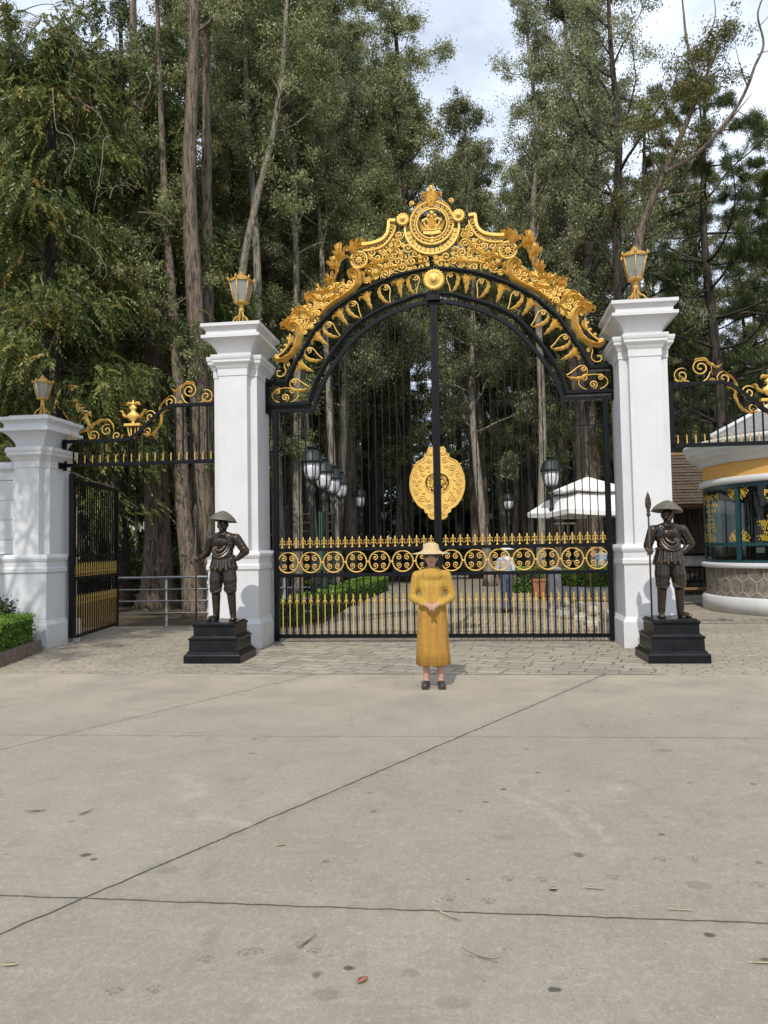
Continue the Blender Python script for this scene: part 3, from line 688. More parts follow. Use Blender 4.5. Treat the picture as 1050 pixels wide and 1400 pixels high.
# --- the two gate leaves
def spear_mesh(h):
    mb = MB(); w = 0.011
    mb.bar((0, 0, 0), (0, 0, h*0.87), 0.013)
    mb.lathe([(0.010, 0), (0.019, h*0.05), (0.014, h*0.10), (0.002, h*0.15)], 4, (0, 0, h*0.85), False)
    for s in (-1, 1): mb.tube([(0, 0, h*0.86), (s*0.025, 0, h*0.81), (s*0.042, 0, h*0.745)], [0.008, 0.008, 0.005], 4)
    return mb.mesh('spear')
def finial_mesh():
    mb = MB()
    mb.bar((0, 0, 0), (0, 0, 0.11), 0.016); mb.box(-0.020, 0.020, -0.012, 0.012, 0, 0.018)
    mb.lathe([(0.008, 0), (0.017, 0.03), (0.012, 0.06), (0.002, 0.085)], 6, (0, 0, 0.105))
    for s in (-1, 1):
        mb.tube([(0, 0, 0.10), (s*0.03, 0, 0.125), (s*0.043, 0, 0.105), (s*0.036, 0, 0.085)], 0.0068, 4)
        mb.tube([(0, 0, 0.06), (s*0.03, 0, 0.075), (s*0.05, 0, 0.06), (s*0.044, 0, 0.04)], 0.0068, 4)
    return mb.mesh('finial')
def circle_mesh():
    mb = MB(); r = 0.178
    ringtube(mb, (0, 0, 0), r, 0.0125, 36, 6)
    for sx in (-1, 1):
        for sz in (-1, 1):
            c = (sx*0.075, 0, sz*0.07); a = math.atan2(sz*0.9, -sx*0.6)
            st = [Vector((sx*0.155, 0, sz*0.085)), Vector((sx*0.14, 0, sz*0.125)), Vector((sx*0.10, 0, sz*0.138))]
            scroll(mb, c, 0.052, math.atan2(sz*0.062, sx*0.02), 1.2, sx*sz, 0.0085, 16, st)
    for s in (-1, 1): mb.box(min(s*(r-.005), s*0.205), max(s*(r-.005), s*0.205), -0.018, 0.018, -0.014, 0.014)
    return mb.mesh('ring_ornament')
SPEAR, FINIAL, CIRCLE = spear_mesh(0.70), finial_mesh(), circle_mesh()
def leafz(u):                                       # height of the leaf's upper edge at |u|
    u = abs(u)
    if u > 2.15: return 4.06
    A = arc(LEA)
    for a, b in zip(A, A[1:]):
        if a.x <= u <= b.x: return a.z + (b.z-a.z)*(u-a.x)/(b.x-a.x)
    return 4.06
for s in (-1, 1):
    side = 'left' if s < 0 else 'right'
    L = groot('gate_leaf'); tag(L, f'closed {side} leaf of the tall black main gate with half the golden lock plate', 'gate', 'leaves of the main gate')
    mb = MB()
    def bx(u0, u1, y0, y1, z0, z1): mb.box(min(s*u0, s*u1), max(s*u0, s*u1), y0, y1, z0, z1)
    bx(2.80, 2.885, -0.045, 0.045, 0.02, 4.10); bx(0.0015, 0.062, -0.05, 0.05, 0.06, 5.86)
    bx(0.062, 2.80, -0.035, 0.035, 0.07, 0.135)
    bx(0.062, 2.80, -0.03, 0.03, 1.575, 1.635); bx(0.062, 2.80, -0.03, 0.03, 1.125, 1.185)
    A = arc(LEA); P = A if s > 0 else mirror(A); rail(mb, P[1:], 0.065, 0.07); bx(2.12, 2.80, -0.036, 0.036, 4.035, 4.10)
    mb.build('frame', M['black'], L)
    mb = MB(); bx(2.30, 2.80, -0.012, 0.012, 3.60, 3.622)
    for i in range(2):
        for z, a in ((3.98, 1.2), (3.72, -1.2)):
            c = s*(2.62 - i*0.24); scroll(mb, (c, 0, z), 0.06, a, 1.3, s, 0.008, 12)
    for i in range(17):
        u = s*(0.20 + i*0.131*0.98); scroll(mb, (u, 0, 4.07), 0.042, -1.2, 1.1, -s, 0.006, 9, None, False); mb.tube([(u+0.04, 0, 4.05), (u+0.06, 0, 3.96)], 0.005, 4)
    mb.build('inner_scrolls', M['black'], L)
    nb = 21
    for i in range(nb):
        u = 0.062 + (2.80-0.062)*(i+1)/(nb+1)
        mb = MB(); zt = leafz(u) - 0.02; mb.bar((0, 0, 0.135), (0, 0, 1.125), 0.024); mb.bar((0, 0, 1.635), (0, 0, zt), 0.016)
        b = mb.build('bar', M['black'], L); b.location = (s*u, 0, 0)
    for i in range(nb + 1):
        u = 0.062 + (2.80-0.062)*(i+0.5)/(nb+1)
        o = link('spear', SPEAR, M['gold'], L); o.location = (s*u, 0, 0.135)
        o = link('finial', FINIAL, M['gold'], L); o.location = (s*u, -0.01, 1.636)
    for i in range(7):
        o = link('ring_ornament', CIRCLE, M['gold'], L); o.location = (s*(0.215 + 0.404*i), -0.005, 1.38)
    # half of the lock plate
    mb = MB(); C = 2.712
    outl = [(0.062, 3.33), (0.10, 3.33), (0.145, 3.29), (0.155, 3.22), (0.20, 3.20), (0.215, 3.14), (0.26, 3.11), (0.34, 3.07), (0.41, 2.96), (0.455, 2.83), (0.468, 2.70), (0.455, 2.57), (0.41, 2.45), (0.34, 2.34), (0.28, 2.29), (0.23, 2.27), (0.215, 2.21), (0.165, 2.19), (0.155, 2.13), (0.11, 2.085), (0.062, 2.08)]
    # plate with a round opening: bridge outline and opening
    n = len(outl)
    ins = []
    for i in range(n):
        a = PI/2 - PI*i/(n-1); ins.append((0.062 + 0.0 + (0.150)*max(0.0, math.cos(a)), C + 0.165*math.sin(a)))
    for (yf, yb) in ((-0.03, 0.03),):
        vs = []; 
        for (u, z), (ui, zi) in zip(outl, ins): vs += [(s*u, yf, z), (s*ui, yf, zi), (s*u, yb, z), (s*ui, yb, zi)]
        fs = []
        for i in range(n-1):
            a, b = 4*i, 4*i+4
            fs += [(a, b, b+1, a+1), (a+2, a+3, b+3, b+2), (a, a+2, b+2, b), (a+1, b+1, b+3, a+3)]
        mb.add(vs, fs)
    rimp = [Vector((s*u, -0.035, z)) for u, z in outl[1:-1]]; mb.tube(rimp, 0.014, 5)
    mb.tube([Vector((s*u, -0.035, z)) for u, z in ins], 0.012, 5)
    mb.tube(catmull([Vector((s*(u-0.045), -0.033, 2.7+(z-2.7)*0.9)) for u, z in outl[5:-5]], 3), 0.007, 4)
    LP = mb.build('lock_plate', M['gold'], L); mb = MB()
    for (u, z, r, a, sg) in ((0.26, 2.98, .06, 2.4, 1), (0.36, 2.85, .045, 2.0, -1), (0.36, 2.70, .04, 0.5, 1), (0.36, 2.56, .045, -2.0, 1), (0.26, 2.44, .06, -2.4, -1), (0.14, 3.10, .045, 1, 1), (0.14, 2.32, .045, -1, -1), (0.11, 3.22, .035, 1, -1), (0.11, 2.19, .035, 1, 1), (0.30, 2.77, .03, 1, 1), (0.30, 2.63, .03, 1, 1), (0.40, 2.78, .03, 1, 1), (0.40, 2.63, .03, 1, 1), (0.24, 2.86, .03, 0, 1), (0.24, 2.55, .03, 0, -1), (0.16, 3.0, .03, 0, -1), (0.16, 2.42, .03, 0, 1)):
        scroll(mb, (s*u, -0.036, z), r*1.15, a if s > 0 else PI-a, 1.4, sg*s, 0.011, 14)
    for u, z in ((0.39, 3.03), (0.40, 2.41)): swath(mb, [Vector((s*(u-.03), 0, z)), Vector((s*(u+.02), 0, z)), Vector((s*(u+.035), 0, z+.01))], 0.014, 0.02)
    filigree(mb, [(s*u, z) for u, z in ((0.065, C+.15), (0.13, C+.12), (0.18, C), (0.13, C-.12), (0.065, C-.15))], 0.045, 0.025, 5+s, 0.009, 200)
    mb.build('scroll_relief', M['gold'], LP)

# ---------------------------------------------------------------- pillars, walls
def cross(hw, dpt, pj, st, z):                     # plus-shaped plan: body half width hw+st ... returns ring
    a, b = hw, hw + st; c, d = dpt, dpt + pj
    return [(-a,-d,z),(a,-d,z),(a,-c,z),(b,-c,z),(b,c,z),(a,c,z),(a,d,z),(-a,d,z),(-a,c,z),(-b,c,z),(-b,-c,z),(-a,-c,z)]
def rect(hx, hy, z): return [(-hx,-hy,z),(hx,-hy,z),(hx,hy,z),(-hx,hy,z)]
def pillar(name, u, v, label, ztop=5.60, zshaft=4.72, w=1.0):
    p = groot(name, u, v); tag(p, label, 'gate pillar', 'white gate pillars')
    hw, dp, pj, st = 0.245*w, 0.36*w, 0.15*w, 0.13*w
    # foot + base
    mb = MB()
    mb.loft([rect(0.475*w, 0.60*w, 0), rect(0.475*w, 0.60*w, 0.40), rect(0.435*w, 0.56*w, 0.47), rect(0.43*w, 0.555*w, 0.48), rect(0.43*w, 0.555*w, 1.27), rect(0.455*w, 0.58*w, 1.30), rect(0.455*w, 0.58*w, 1.36), rect(0.44*w, 0.565*w, 1.39), rect(0.44*w, 0.565*w, 1.47),
             rect(0.455*w, 0.58*w, 1.49), rect(0.47*w, 0.595*w, 1.53), rect(0.465*w, 0.59*w, 1.56), rect(0.43*w, 0.55*w, 1.60), rect(0.425*w, 0.545*w, 1.605)])
    mb.build('base', M['white'], p)
    mb = MB(); mb.loft([cross(hw, dp, pj, st, 1.606), cross(hw, dp, pj, st, zshaft-0.16)]); mb.build('shaft', M['white'], p)
    mb = MB(); Z = zshaft - 0.16
    def cs(o, z): return cross(hw + o, dp + o, pj, st, z)
    mb.loft([cs(0.012, Z), cs(0.012, Z+0.01), cs(0.012, Z+0.11), cs(0.03, Z+0.14), cs(0.045, Z+0.17), cs(0.085, Z+0.22), cs(0.085, Z+0.265), cs(0.095, Z+0.27), cs(0.105, Z+0.31), cs(0.105, Z+0.345)])
    mb.build('neck_moulding', M['white'], p)
    mb = MB(); z0 = Z + 0.346
    prof = [(0.30, 0.44, 0)]
    for k in range(9):
        a = k/8; o = 0.20*(1-math.cos(a*PI/2)); prof.append((0.285+o, 0.425+o, 0.02 + 0.26*math.sin(a*PI/2)**1.0*(0.55+0.45*a)))
    h = prof[-1][2]
    prof += [(0.505, 0.645, h+0.004), (0.505, 0.645, h+0.055), (0.455, 0.595, h+0.06), (0.44, 0.58, h+0.085), (0.44, 0.58, h+0.13), (0.47, 0.61, h+0.165), (0.505, 0.645, h+0.19), (0.51, 0.65, h+0.195), (0.51, 0.65, h+0.25), (0.47, 0.61, h+0.256)]
    mb.loft([rect(a*w, b*w, z0+z) for a, b, z in prof]); mb.box(-0.39*w, 0.39*w, -0.50*w, 0.50*w, z0+h+0.255, z0+h+0.29)
    mb.build('capital', M['white'], p)
    p['top'] = z0 + h + 0.29
    return p
PV = -0.24
pl = pillar('gate_pillar', -3.37, PV, 'tall white pillar at the left side of the main gate')
pr = pillar('gate_pillar', 3.35, PV, 'tall white pillar at the right side of the main gate')
ps = pillar('gate_pillar', -7.04, PV-0.1, 'low white pillar between the side gate and the boundary wall', zshaft=3.27, w=0.9)

def lantern(u, v, z, label, scale=1.0):
    L = groot('lantern', u, v, z); tag(L, label, 'lantern', 'golden lanterns on the pillars'); L.scale = (scale,)*3; L.rotation_euler.z = -GY + R(12)
    mb = MB()
    for k in range(4):
        a = PI/4 + k*PI/2; d = Vector((math.cos(a), math.sin(a), 0))
        P = catmull([d*0.02 + Vector((0,0,0.19)), d*0.06 + Vector((0,0,0.13)), d*0.13 + Vector((0,0,0.10)), d*0.18 + Vector((0,0,0.05)), d*0.15 + Vector((0,0,0.01)), d*0.11 + Vector((0,0,0.03)), d*0.135 + Vector((0,0,0.055))], 5)
        mb.tube(P, 0.010, 5)
        mb.tube(catmull([d*0.02 + Vector((0,0,0.21)), d*0.035 + Vector((0,0,0.1)), d*0.08 + Vector((0,0,0.0))], 5), 0.010, 5)
    mb.lathe([(0.035, 0.16), (0.05, 0.19), (0.03, 0.215), (0.045, 0.235), (0.03, 0.25)], 10)
    mb.v = [(x*1.12, y*1.12, z_*2.0) for x, y, z_ in mb.v]; mb.build('scroll_stand', M['antique'], L)
    n = 6; r0, r1, z0, z1 = 0.125, 0.215, 0.26, 0.66
    def pt(r, k, z): a = 2*PI*k/n + 0.2; return Vector((r*math.cos(a), r*math.sin(a), z))
    mb = MB(); mb.lathe([(0.03, 0.235), (0.10, 0.245), (0.135, 0.258), (0.135, 0.275), (0.11, 0.28)], 6, smooth=False, ph=0.2)
    for k in range(n):
        mb.tube([pt(r0, k, z0), pt(r1, k, z1)], 0.014, 5); mb.tube([pt(r1, k, z1), pt(r1, k+1, z1)], 0.017, 5)
        mb.tube([pt(r0, k, z0+0.02), pt(r0, k+1, z0+0.02)], 0.012, 5)
        d = pt(1, k, 0); mb.tube([d*0.21 + Vector((0,0,0.66)), d*0.245 + Vector((0,0,0.70)), d*0.235 + Vector((0,0,0.745))], [0.018, 0.024, 0.006], 5)
        t = pt(0.15, k, z0+0.10); mb.tube([t, t*1.12 + Vector((0,0,0.04)), t*1.05 + Vector((0,0,0.05))], 0.013, 4)
    LF = mb.build('lantern_frame', M['antique'], L); LF.location.z = 0.25
    mb = MB()
    for k in range(n): mb.add([pt(r0-0.006, k, z0+0.02), pt(r0-0.006, k+1, z0+0.02), pt(r1-0.008, k+1, z1), pt(r1-0.008, k, z1)], [(0, 1, 2, 3)])
    mb.build('glass', M['frost'], LF)
    mb = MB(); mb.lathe([(0.225, 0.665), (0.23, 0.69), (0.16, 0.735), (0.085, 0.765), (0.06, 0.79), (0.07, 0.80), (0.05, 0.82), (0.025, 0.835), (0.03, 0.85), (0.002, 0.87)], 6, smooth=False, ph=0.2)
    mb.build('lantern_roof', M['antique'], L).location.z = 0.25
lantern(-3.37, PV, pl['top'], 'golden hexagonal lantern on top of the tall left pillar', 0.95)
lantern(3.35, PV, pr['top'], 'golden hexagonal lantern on top of the tall right pillar', 0.95)
lantern(-7.04, PV-0.1, ps['top'], 'golden lantern half lost in foliage on the low left pillar', 0.72)

# boundary wall left of the low pillar
w = groot('boundary_wall', -7.44, PV-0.1); tag(w, 'white rendered wall with grooved courses beside the low left pillar', 'wall')
mb = MB()
z = 1.61
CO = [1.61, 1.87, 2.22, 2.57, 2.92]
for z, z2 in zip(CO, CO[1:]): mb.box(-9, 0, -0.20, 0.2, z + 0.008, z2 - 0.008); mb.box(-9, 0, -0.185, 0.19, z2 - 0.008, z2 + 0.008)
mb.build('wall_body', M['white'], w)
mb = MB()
def wl(y, z): return [(-9, -y, z), (0.0, -y, z), (0.0, y, z), (-9, y, z)]
zb = 2.93
mb.loft([wl(0.21, zb), wl(0.21, zb+0.13), wl(0.27, zb+0.20), wl(0.27, zb+0.26), wl(0.23, zb+0.29), wl(0.10, zb+0.33)]); mb.build('coping', M['white'], w)
mb = MB(); mb.loft([wl(0.47, 0), wl(0.47, 1.27), wl(0.49, 1.30), wl(0.49, 1.36), wl(0.475, 1.39), wl(0.475, 1.47), wl(0.49, 1.49), wl(0.505, 1.53), wl(0.50, 1.56), wl(0.40, 1.605)]); mb.build('base', M['white'], w)

# ---------------------------------------------------------------- side gate: transom and open leaf
VT = -0.22
def transom(s, u0, label):
    T = groot('transom_grille', 0, VT); tag(T, label, 'gate transom', 'black transoms over the side gates')
    UL, UR = (6.66 if s < 0 else 6.52), 3.87
    def zc(u):                                       # top edge; u = |u|
        t = min(1, max(0, (5.55-u)/(5.55-4.62))); return 3.62 + (4.20-3.62)*(t*t*(3-2*t))
    mb = MB(); Pn = [Vector((s*(UL-(UL-UR)*i/40), 0, zc(UL-(UL-UR)*i/40))) for i in range(41)]; rail(mb, Pn, 0.055, 0.07)
    for a, b, z0, z1 in ((UR-0.03, UL+0.03, 3.16, 3.22), (UL, UL+0.06, 3.10, 3.66), (UR-0.04, UR+0.02, 3.10, 4.24), (UL+0.06, UL+0.2, 3.15, 3.23)):
        mb.box(min(s*a, s*b), max(s*a, s*b), -0.035, 0.035, z0, z1)
    mb.build('frame', M['black'], T)
    n = 19
    for i in range(1, n):
        u = UL - (UL-UR)*i/n; b = MB(); b.bar((0, 0, 3.22), (0, 0, zc(u)-0.02), 0.022); o = b.build('bar', M['black'], T); o.location.x = s*u
    sp = MB(); sp.bar((0, 0, 0), (0, 0, 0.10), 0.015); sp.lathe([(0.012, 0), (0.015, 0.012), (0.002, 0.05)], 4, (0, 0, 0.10), False); me = sp.mesh('spike')
    for i in range(n):
        o = link('spike', me, M['gold'], T); o.location = (s*(UL - (UL-UR)*(i+0.5)/n), -0.01, 3.22)
    # gilded scrollwork on top (traced on the left side gate, mirrored for the right)
    def q2(px, py): p = q(px, py, VT); return Vector((p.x*(-s), 0, p.z)) if s > 0 else p
    def sc(px, py, r, a, turns, sg, w=0.016, tail=None):
        mm = 1 if s < 0 else -1
        scroll(mb, q2(px, py), r, a if s < 0 else PI-a, turns*0.9, sg*mm, w*0.68, 20, [q2(*t) for t in tail] if tail else None)
    mb = MB()
    # urn
    mb.lathe([(0.02, 0), (0.075, 0.01), (0.075, 0.03), (0.02, 0.045), (0.03, 0.08), (0.10, 0.15), (0.115, 0.20), (0.06, 0.235), (0.03, 0.27), (0.07, 0.31), (0.075, 0.33), (0.03, 0.36), (0.018, 0.44), (0.002, 0.47)], 12, q2(182, 582), True, 1, 0.45)
    for m_ in (-1, 1):
        c = q2(182, 569)
        swath(mb, [c + Vector((m_*0.05, 0, -0.02)), c + Vector((m_*0.15, 0, 0.0)), c + Vector((m_*0.21, 0, 0.09)), c + Vector((m_*0.27, 0, 0.10))], 0.0252, 0.03, 3, 0.2)
        c = q2(182, 553); swath(mb, [c, c + Vector((m_*0.09, 0, 0.02)), c + Vector((m_*0.13, 0, -0.02))], 0.03, 0.03)
        c = q2(182, 583); mb.tube(catmull([c + Vector((m_*0.10, 0, 0)), c + Vector((m_*0.085, 0, -0.10)), c + Vector((m_*0.05, 0, -0.19)), c + Vector((0, 0, -0.21))], 5), 0.013, 6); mb.tube([c + Vector((m_*0.04, 0, 0)), c + Vector((m_*0.035, 0, -0.15)), c + Vector((0, 0, -0.18))], 0.010, 5)
    mb.box(*sorted((q2(171, 580).x, q2(193, 580).x)), -0.05, 0.05, q2(182, 582.5).z, q2(182, 580).z+0.01)
    mb.build('urn', M['gold'], T)
    mb = MB()
    sc(98, 598, 0.10, -2.2, 1.5, 1, 0.015); sc(128, 596, 0.11, -1.0, 1.4, 1, 0.015, [(118, 585), (133, 604)]); sc(160, 596, 0.10, 0.2, 1.4, -1, 0.016)
    sc(146, 588, 0.11, 0.9, 1.4, 1, 0.017)
    swath(mb, [q2(*t) for t in ((108, 592), (118, 588), (126, 582), (134, 577), (146, 574), (154, 580), (156, 590))], 0.0288, 0.035, 6, 0.2)
    swath(mb, [q2(*t) for t in ((127, 586), (120, 577), (118, 569), (122, 565), (125, 570))], 0.0324, 0.035, 3, 0.25)
    swath(mb, [q2(*t) for t in ((120, 590), (122, 598), (127, 604), (136, 604))], 0.0144, 0.025)
    mb.build('left_scroll' if False else 'scrollwork', M['gold'], T)
    mb = MB()
    sc(206, 570, 0.12, 2.6, 1.5, -1, 0.017); sc(202, 590, 0.09, -1.2, 1.4, -1, 0.015)
    swath(mb, [q2(*t) for t in ((196, 594), (208, 594), (218, 583), (221, 571), (219, 558), (226, 547), (234, 540))], 0.0252, 0.035, 5, 0.18)
    swath(mb, [q2(*t) for t in ((219, 570), (224, 562), (231, 561))], 0.0252, 0.03, 2, 0.25)
    sc(233, 550, 0.12, 1.8, 1.6, -1, 0.016); sc(246, 552, 0.05, 0, 1.3, 1, 0.012)
    sc(259, 534, 0.13, 1.2, 1.6, -1, 0.017, [(246, 545), (247, 532), (252, 525)])
    swath(mb, [q2(*t) for t in ((266, 524), (256, 523), (248, 530), (240, 535), (234, 531))], 0.0252, 0.03, 4, 0.25)
    sc(282, 542, 0.13, 2.2, 1.6, -1, 0.015)
    mb.tube(catmull([q2(*t) for t in ((248, 540), (254, 550), (268, 554), (282, 553), (290, 546))], 6), 0.011, 6)
    swath(mb, [q2(*t) for t in ((272, 552), (279, 549), (281, 543))], 0.03, 0.03)
    mb.build('scrollwork', M['gold'], T)
    return T
transom(-1, 0, 'black grille with golden urn and scrolls above the opened side gate')
transom(1, 0, 'black grille with golden scrolls spanning right of the tall right pillar, before the ticket booth')

hl = gw(-6.56, -0.22)
S = empty('side_gate_leaf', hl, math.atan2(2.76, -0.30)); tag(S, 'black side gate leaf swung wide open beside the low left pillar', 'gate')
WL, HL = 2.62, 3.02
mb = MB(); mb.box(0.0, 0.09, -0.04, 0.04, 0.03, HL+0.02); mb.box(WL-0.06, WL, -0.03, 0.03, 0.06, HL-0.08)
for z0, z1 in ((0.08, 0.14), (1.13, 1.18), (1.55, 1.60), (HL-0.11, HL-0.05)): mb.box(0.09, WL-0.06, -0.025, 0.025, z0, z1)
mb.build('frame', M['black'], S)
nb = 19
for i in range(nb):
    x = 0.09 + (WL-0.15)*(i+1)/(nb+1); mb = MB(); mb.bar((0, 0, 0.14), (0, 0, 1.13), 0.024); mb.bar((0, 0, 1.18), (0, 0, HL-0.11), 0.020); o = mb.build('bar', M['black'], S); o.location.x = x
SP2 = spear_mesh(0.72)
for i in range(nb+1):
    x = 0.09 + (WL-0.15)*(i+0.5)/(nb+1)
    o = link('spear', SP2, M['gold'], S); o.scale = (0.55, 0.55, 1); o.location = (x, -0.01, 0.14)
    o = link('finial', FINIAL, M['gold'], S); o.location = (x, -0.01, 1.185); o.scale = (0.6, 0.6, 1.4)
mb = MB(); mb.box(0.0, 0.10, -0.06, 0.06, 0.0, 0.10); mb.build('hinge_shoe', M['steel'], S)
for (u, z) in ((-6.74, 3.17),):
    mb = MB(); mb.box(u-0.04, u+0.09, -0.42, -0.26, z-0.05, z+0.05); o = mb.build('hinge_bracket', M['black']); o.location = gw(0, 0); o.rotation_euler.z = -GY
    tag(o, 'small black iron hinge bracket high on the low left pillar', 'bracket')

# ---------------------------------------------------------------- statues
def plinth(px0, px1, label):
    a, b = gnd(px0, 907), gnd(px1, 907.5)
    c = (a + b) / 2; w = (b - a).length
    o_ = empty('statue_plinth', (c.x, c.y + w*0.5, 0), -R(2)); tag(o_, label, 'plinth', 'black statue plinths')
    h = w/2
    mb = MB()
    mb.loft([rect(h, h, 0), rect(h, h, 0.105), rect(h*0.97, h*0.97, 0.125)]); mb.build('footing', M['plinth'], o_)
    mb = MB(); mb.loft([rect(h*0.93, h*0.93, 0.126), rect(h*0.91, h*0.91, 0.16), rect(h*0.86, h*0.86, 0.17), rect(h*0.85, h*0.85, 0.315), rect(h*0.88, h*0.88, 0.335), rect(h*0.88, h*0.88, 0.352)]); mb.build('lower_block', M['plinth'], o_)
    mb = MB(); mb.loft([rect(h*0.83, h*0.83, 0.353), rect(h*0.79, h*0.79, 0.378), rect(h*0.74, h*0.74, 0.386), rect(h*0.735, h*0.735, 0.505), rect(h*0.77, h*0.77, 0.525), rect(h*0.77, h*0.77, 0.55)]); mb.build('upper_block', M['plinth'], o_)
    mb = MB(); rng = random.Random(4); ring0 = []; ring1 = []
    for k in range(28):
        t = k/28*4; i = int(t); f = t-i; cs = [(-1,-1),(1,-1),(1,1),(-1,1),(-1,-1)]; x = cs[i][0]+(cs[i+1][0]-cs[i][0])*f; y = cs[i][1]+(cs[i+1][1]-cs[i][1])*f
        j = 0.71*h*(1+rng.uniform(-0.03, 0.03)); ring0.append((x*j, y*j, 0.551)); ring1.append((x*j*0.98, y*j*0.98, 0.575+rng.uniform(-.004, .006)))
    mb.loft([ring0, ring1]); mb.build('rough_slab', M['plinth'], o_)
    return o_
PL = plinth(253, 329, 'stepped black plinth under the left statue')
PR = plinth(888, 975, 'stepped black plinth under the right statue')

def soldier(loc, rz, label):
    S = empty('soldier_statue', loc, rz); tag(S, label, 'statue', 'bronze spear bearer statues')
    b = MB()
    hz = 1.465                                       # head
    b.ell((0, -0.005, hz), 0.078, 0.092, 0.112); b.capsule((0, -0.02, hz-0.05), (0, -0.045, hz-0.085), 0.058, 0.036)
    b.capsule((0, -0.088, hz+0.025), (0, -0.112, hz-0.028), 0.011, 0.016); b.capsule((-0.045, -0.078, hz+0.035), (0.045, -0.078, hz+0.035), 0.014, 0.014)
    b.capsule((-0.022, -0.094, hz-0.058), (0.022, -0.094, hz-0.058), 0.010, 0.010); b.capsule((-0.018, -0.09, hz-0.072), (0.018, -0.09, hz-0.072), 0.010, 0.010)
    for s in (-1, 1): b.ell((s*0.08, 0.005, hz), 0.014, 0.025, 0.035); b.ell((s*0.045, -0.065, hz-0.025), 0.024, 0.022, 0.026)
    b.capsule((0, 0.0, 1.37), (0, 0.01, 1.26), 0.055, 0.07); b.capsule((-0.06, 0, 1.315), (0.06, 0, 1.315), 0.05, 0.05)
    # torso: barrel chest, tucked waist
    b.ell((0, 0.01, 1.17), 0.195, 0.135, 0.17); b.ell((0, -0.03, 1.20), 0.15, 0.12, 0.10); b.ell((0, 0.01, 1.05), 0.165, 0.12, 0.14)
    b.capsule((-0.17, 0.01, 1.265), (0.17, 0.01, 1.265), 0.068, 0.068); b.capsule((-0.1, 0.0, 1.29), (0.1, 0.0, 1.29), 0.06, 0.06)
    b.ell((0, 0.005, 0.93), 0.165, 0.125, 0.10)
    # collar and the hanging folds of the shirt
    for (w, z0, d, r) in ((0.07, 1.29, 0.06, 0.013), (0.095, 1.24, 0.17, 0.017), (0.12, 1.20, 0.20, 0.019), (0.14, 1.14, 0.18, 0.019), (0.15, 1.07, 0.11, 0.018)):
        P = [Vector((w*math.sin(t), -0.128 + 0.06*abs(math.sin(t))**2.0 - 0.02*math.cos(t), z0 - d*math.cos(t))) for t in [R(-85+170*i/12) for i in range(13)]]
        b.tube(P, [r*(0.6+0.5*math.sin(PI*i/12)) for i in range(13)], 6)
    P = [Vector((0.172*math.cos(t), 0.005+0.13*math.sin(t), 0.985)) for t in [2*PI*i/24 for i in range(25)]]; b.tube(P, 0.020, 6)
    # pleated tunic skirt
    for i in range(26):
        t = 2*PI*i/26; rr = 0.02 + 0.008*math.sin(i*2.3)
        b.capsule((0.155*math.cos(t), 0.118*math.sin(t), 0.965), ((0.195+0.012*math.sin(i*1.7))*math.cos(t), (0.15+0.01*math.sin(i*2.1))*math.sin(t), 0.795+0.02*math.sin(i*3.1)), rr*0.8, rr*1.15, 8, 3)
    b.capsule((0, 0, 0.96), (0, 0, 0.83), 0.13, 0.15)
    # legs: puffed breeches, wrapped calves
    for s, fx, fy, kx in ((-1, -0.125, 0.0, -0.115), (1, 0.15, -0.01, 0.13)):
        hip = Vector((s*0.085, 0, 0.86)); kn = Vector((kx, -0.02, 0.50)); an = Vector((fx, 0.02, 0.09))
        b.capsule(hip, hip.lerp(kn, 0.7), 0.110, 0.112); b.capsule(hip.lerp(kn, 0.6), kn + Vector((0, 0, -0.03)), 0.108, 0.094)
        b.capsule(kn, an, 0.074, 0.052); b.ell(kn.lerp(an, 0.35) + Vector((0, 0.025, 0)), 0.058, 0.062, 0.11)
        for k in range(3):
            z0 = 0.66 - 0.075*k
            P = [Vector((kx*0.95 + 0.088*math.sin(t), -0.095 + 0.05*abs(math.sin(t))**2, z0 - 0.08*math.cos(t))) for t in [R(-80+160*i/10) for i in range(11)]]; b.tube(P, 0.018, 6)
        for k in range(7):
            c = kn.lerp(an, 0.22 + k*0.10); r_ = 0.064 - 0.0035*k
            P = [c + Vector((r_*math.cos(t), r_*math.sin(t)+0.008, 0.018*math.cos(t+k))) for t in [2*PI*i/14 for i in range(15)]]; b.tube(P, 0.008, 5)
        # shoe turned out
        d = Vector((s*0.35, -1, 0)).normalized(); h_ = Vector((fx, 0.03, 0.035))
        b.capsule(h_, h_ + d*0.13, 0.045, 0.042); b.capsule(h_ + d*0.10, h_ + d*0.19 + Vector((0, 0, -0.008)), 0.046, 0.030); b.capsule(an, h_, 0.047, 0.046)
        b.box(fx-0.04+d.x*0.06, fx+0.04+d.x*0.06, -0.12, 0.06, 0.0, 0.02)
    # right arm (picture left) down to the spear
    sh = Vector((-0.215, 0.01, 1.255)); el = Vector((-0.285, 0.03, 1.03)); wr = Vector((-0.318, -0.125, 0.945))
    b.capsule(sh, el, 0.075, 0.066); b.capsule(el, wr, 0.065, 0.042)
    for k in range(3): b.capsule(sh.lerp(el, 0.35+0.25*k) + Vector((0.035, -0.055, 0.02)), sh.lerp(el, 0.35+0.25*k) + Vector((-0.035, -0.052, -0.015)), 0.013, 0.013)
    hd = Vector((-0.335, -0.175, 0.945)); b.capsule(wr, hd, 0.036, 0.034)
    for k in range(4):
        z = 0.972 - 0.021*k; L_ = (0.95, 1.0, 0.97, 0.85)[k]
        P = [hd + Vector((0.02, -0.01, z-0.945)), Vector((-0.335, -0.222*L_-0.0, z)), Vector((-0.372, -0.228, z-0.003)), Vector((-0.388, -0.200, z-0.005))]; b.tube(catmull(P, 3), 0.0125, 6)
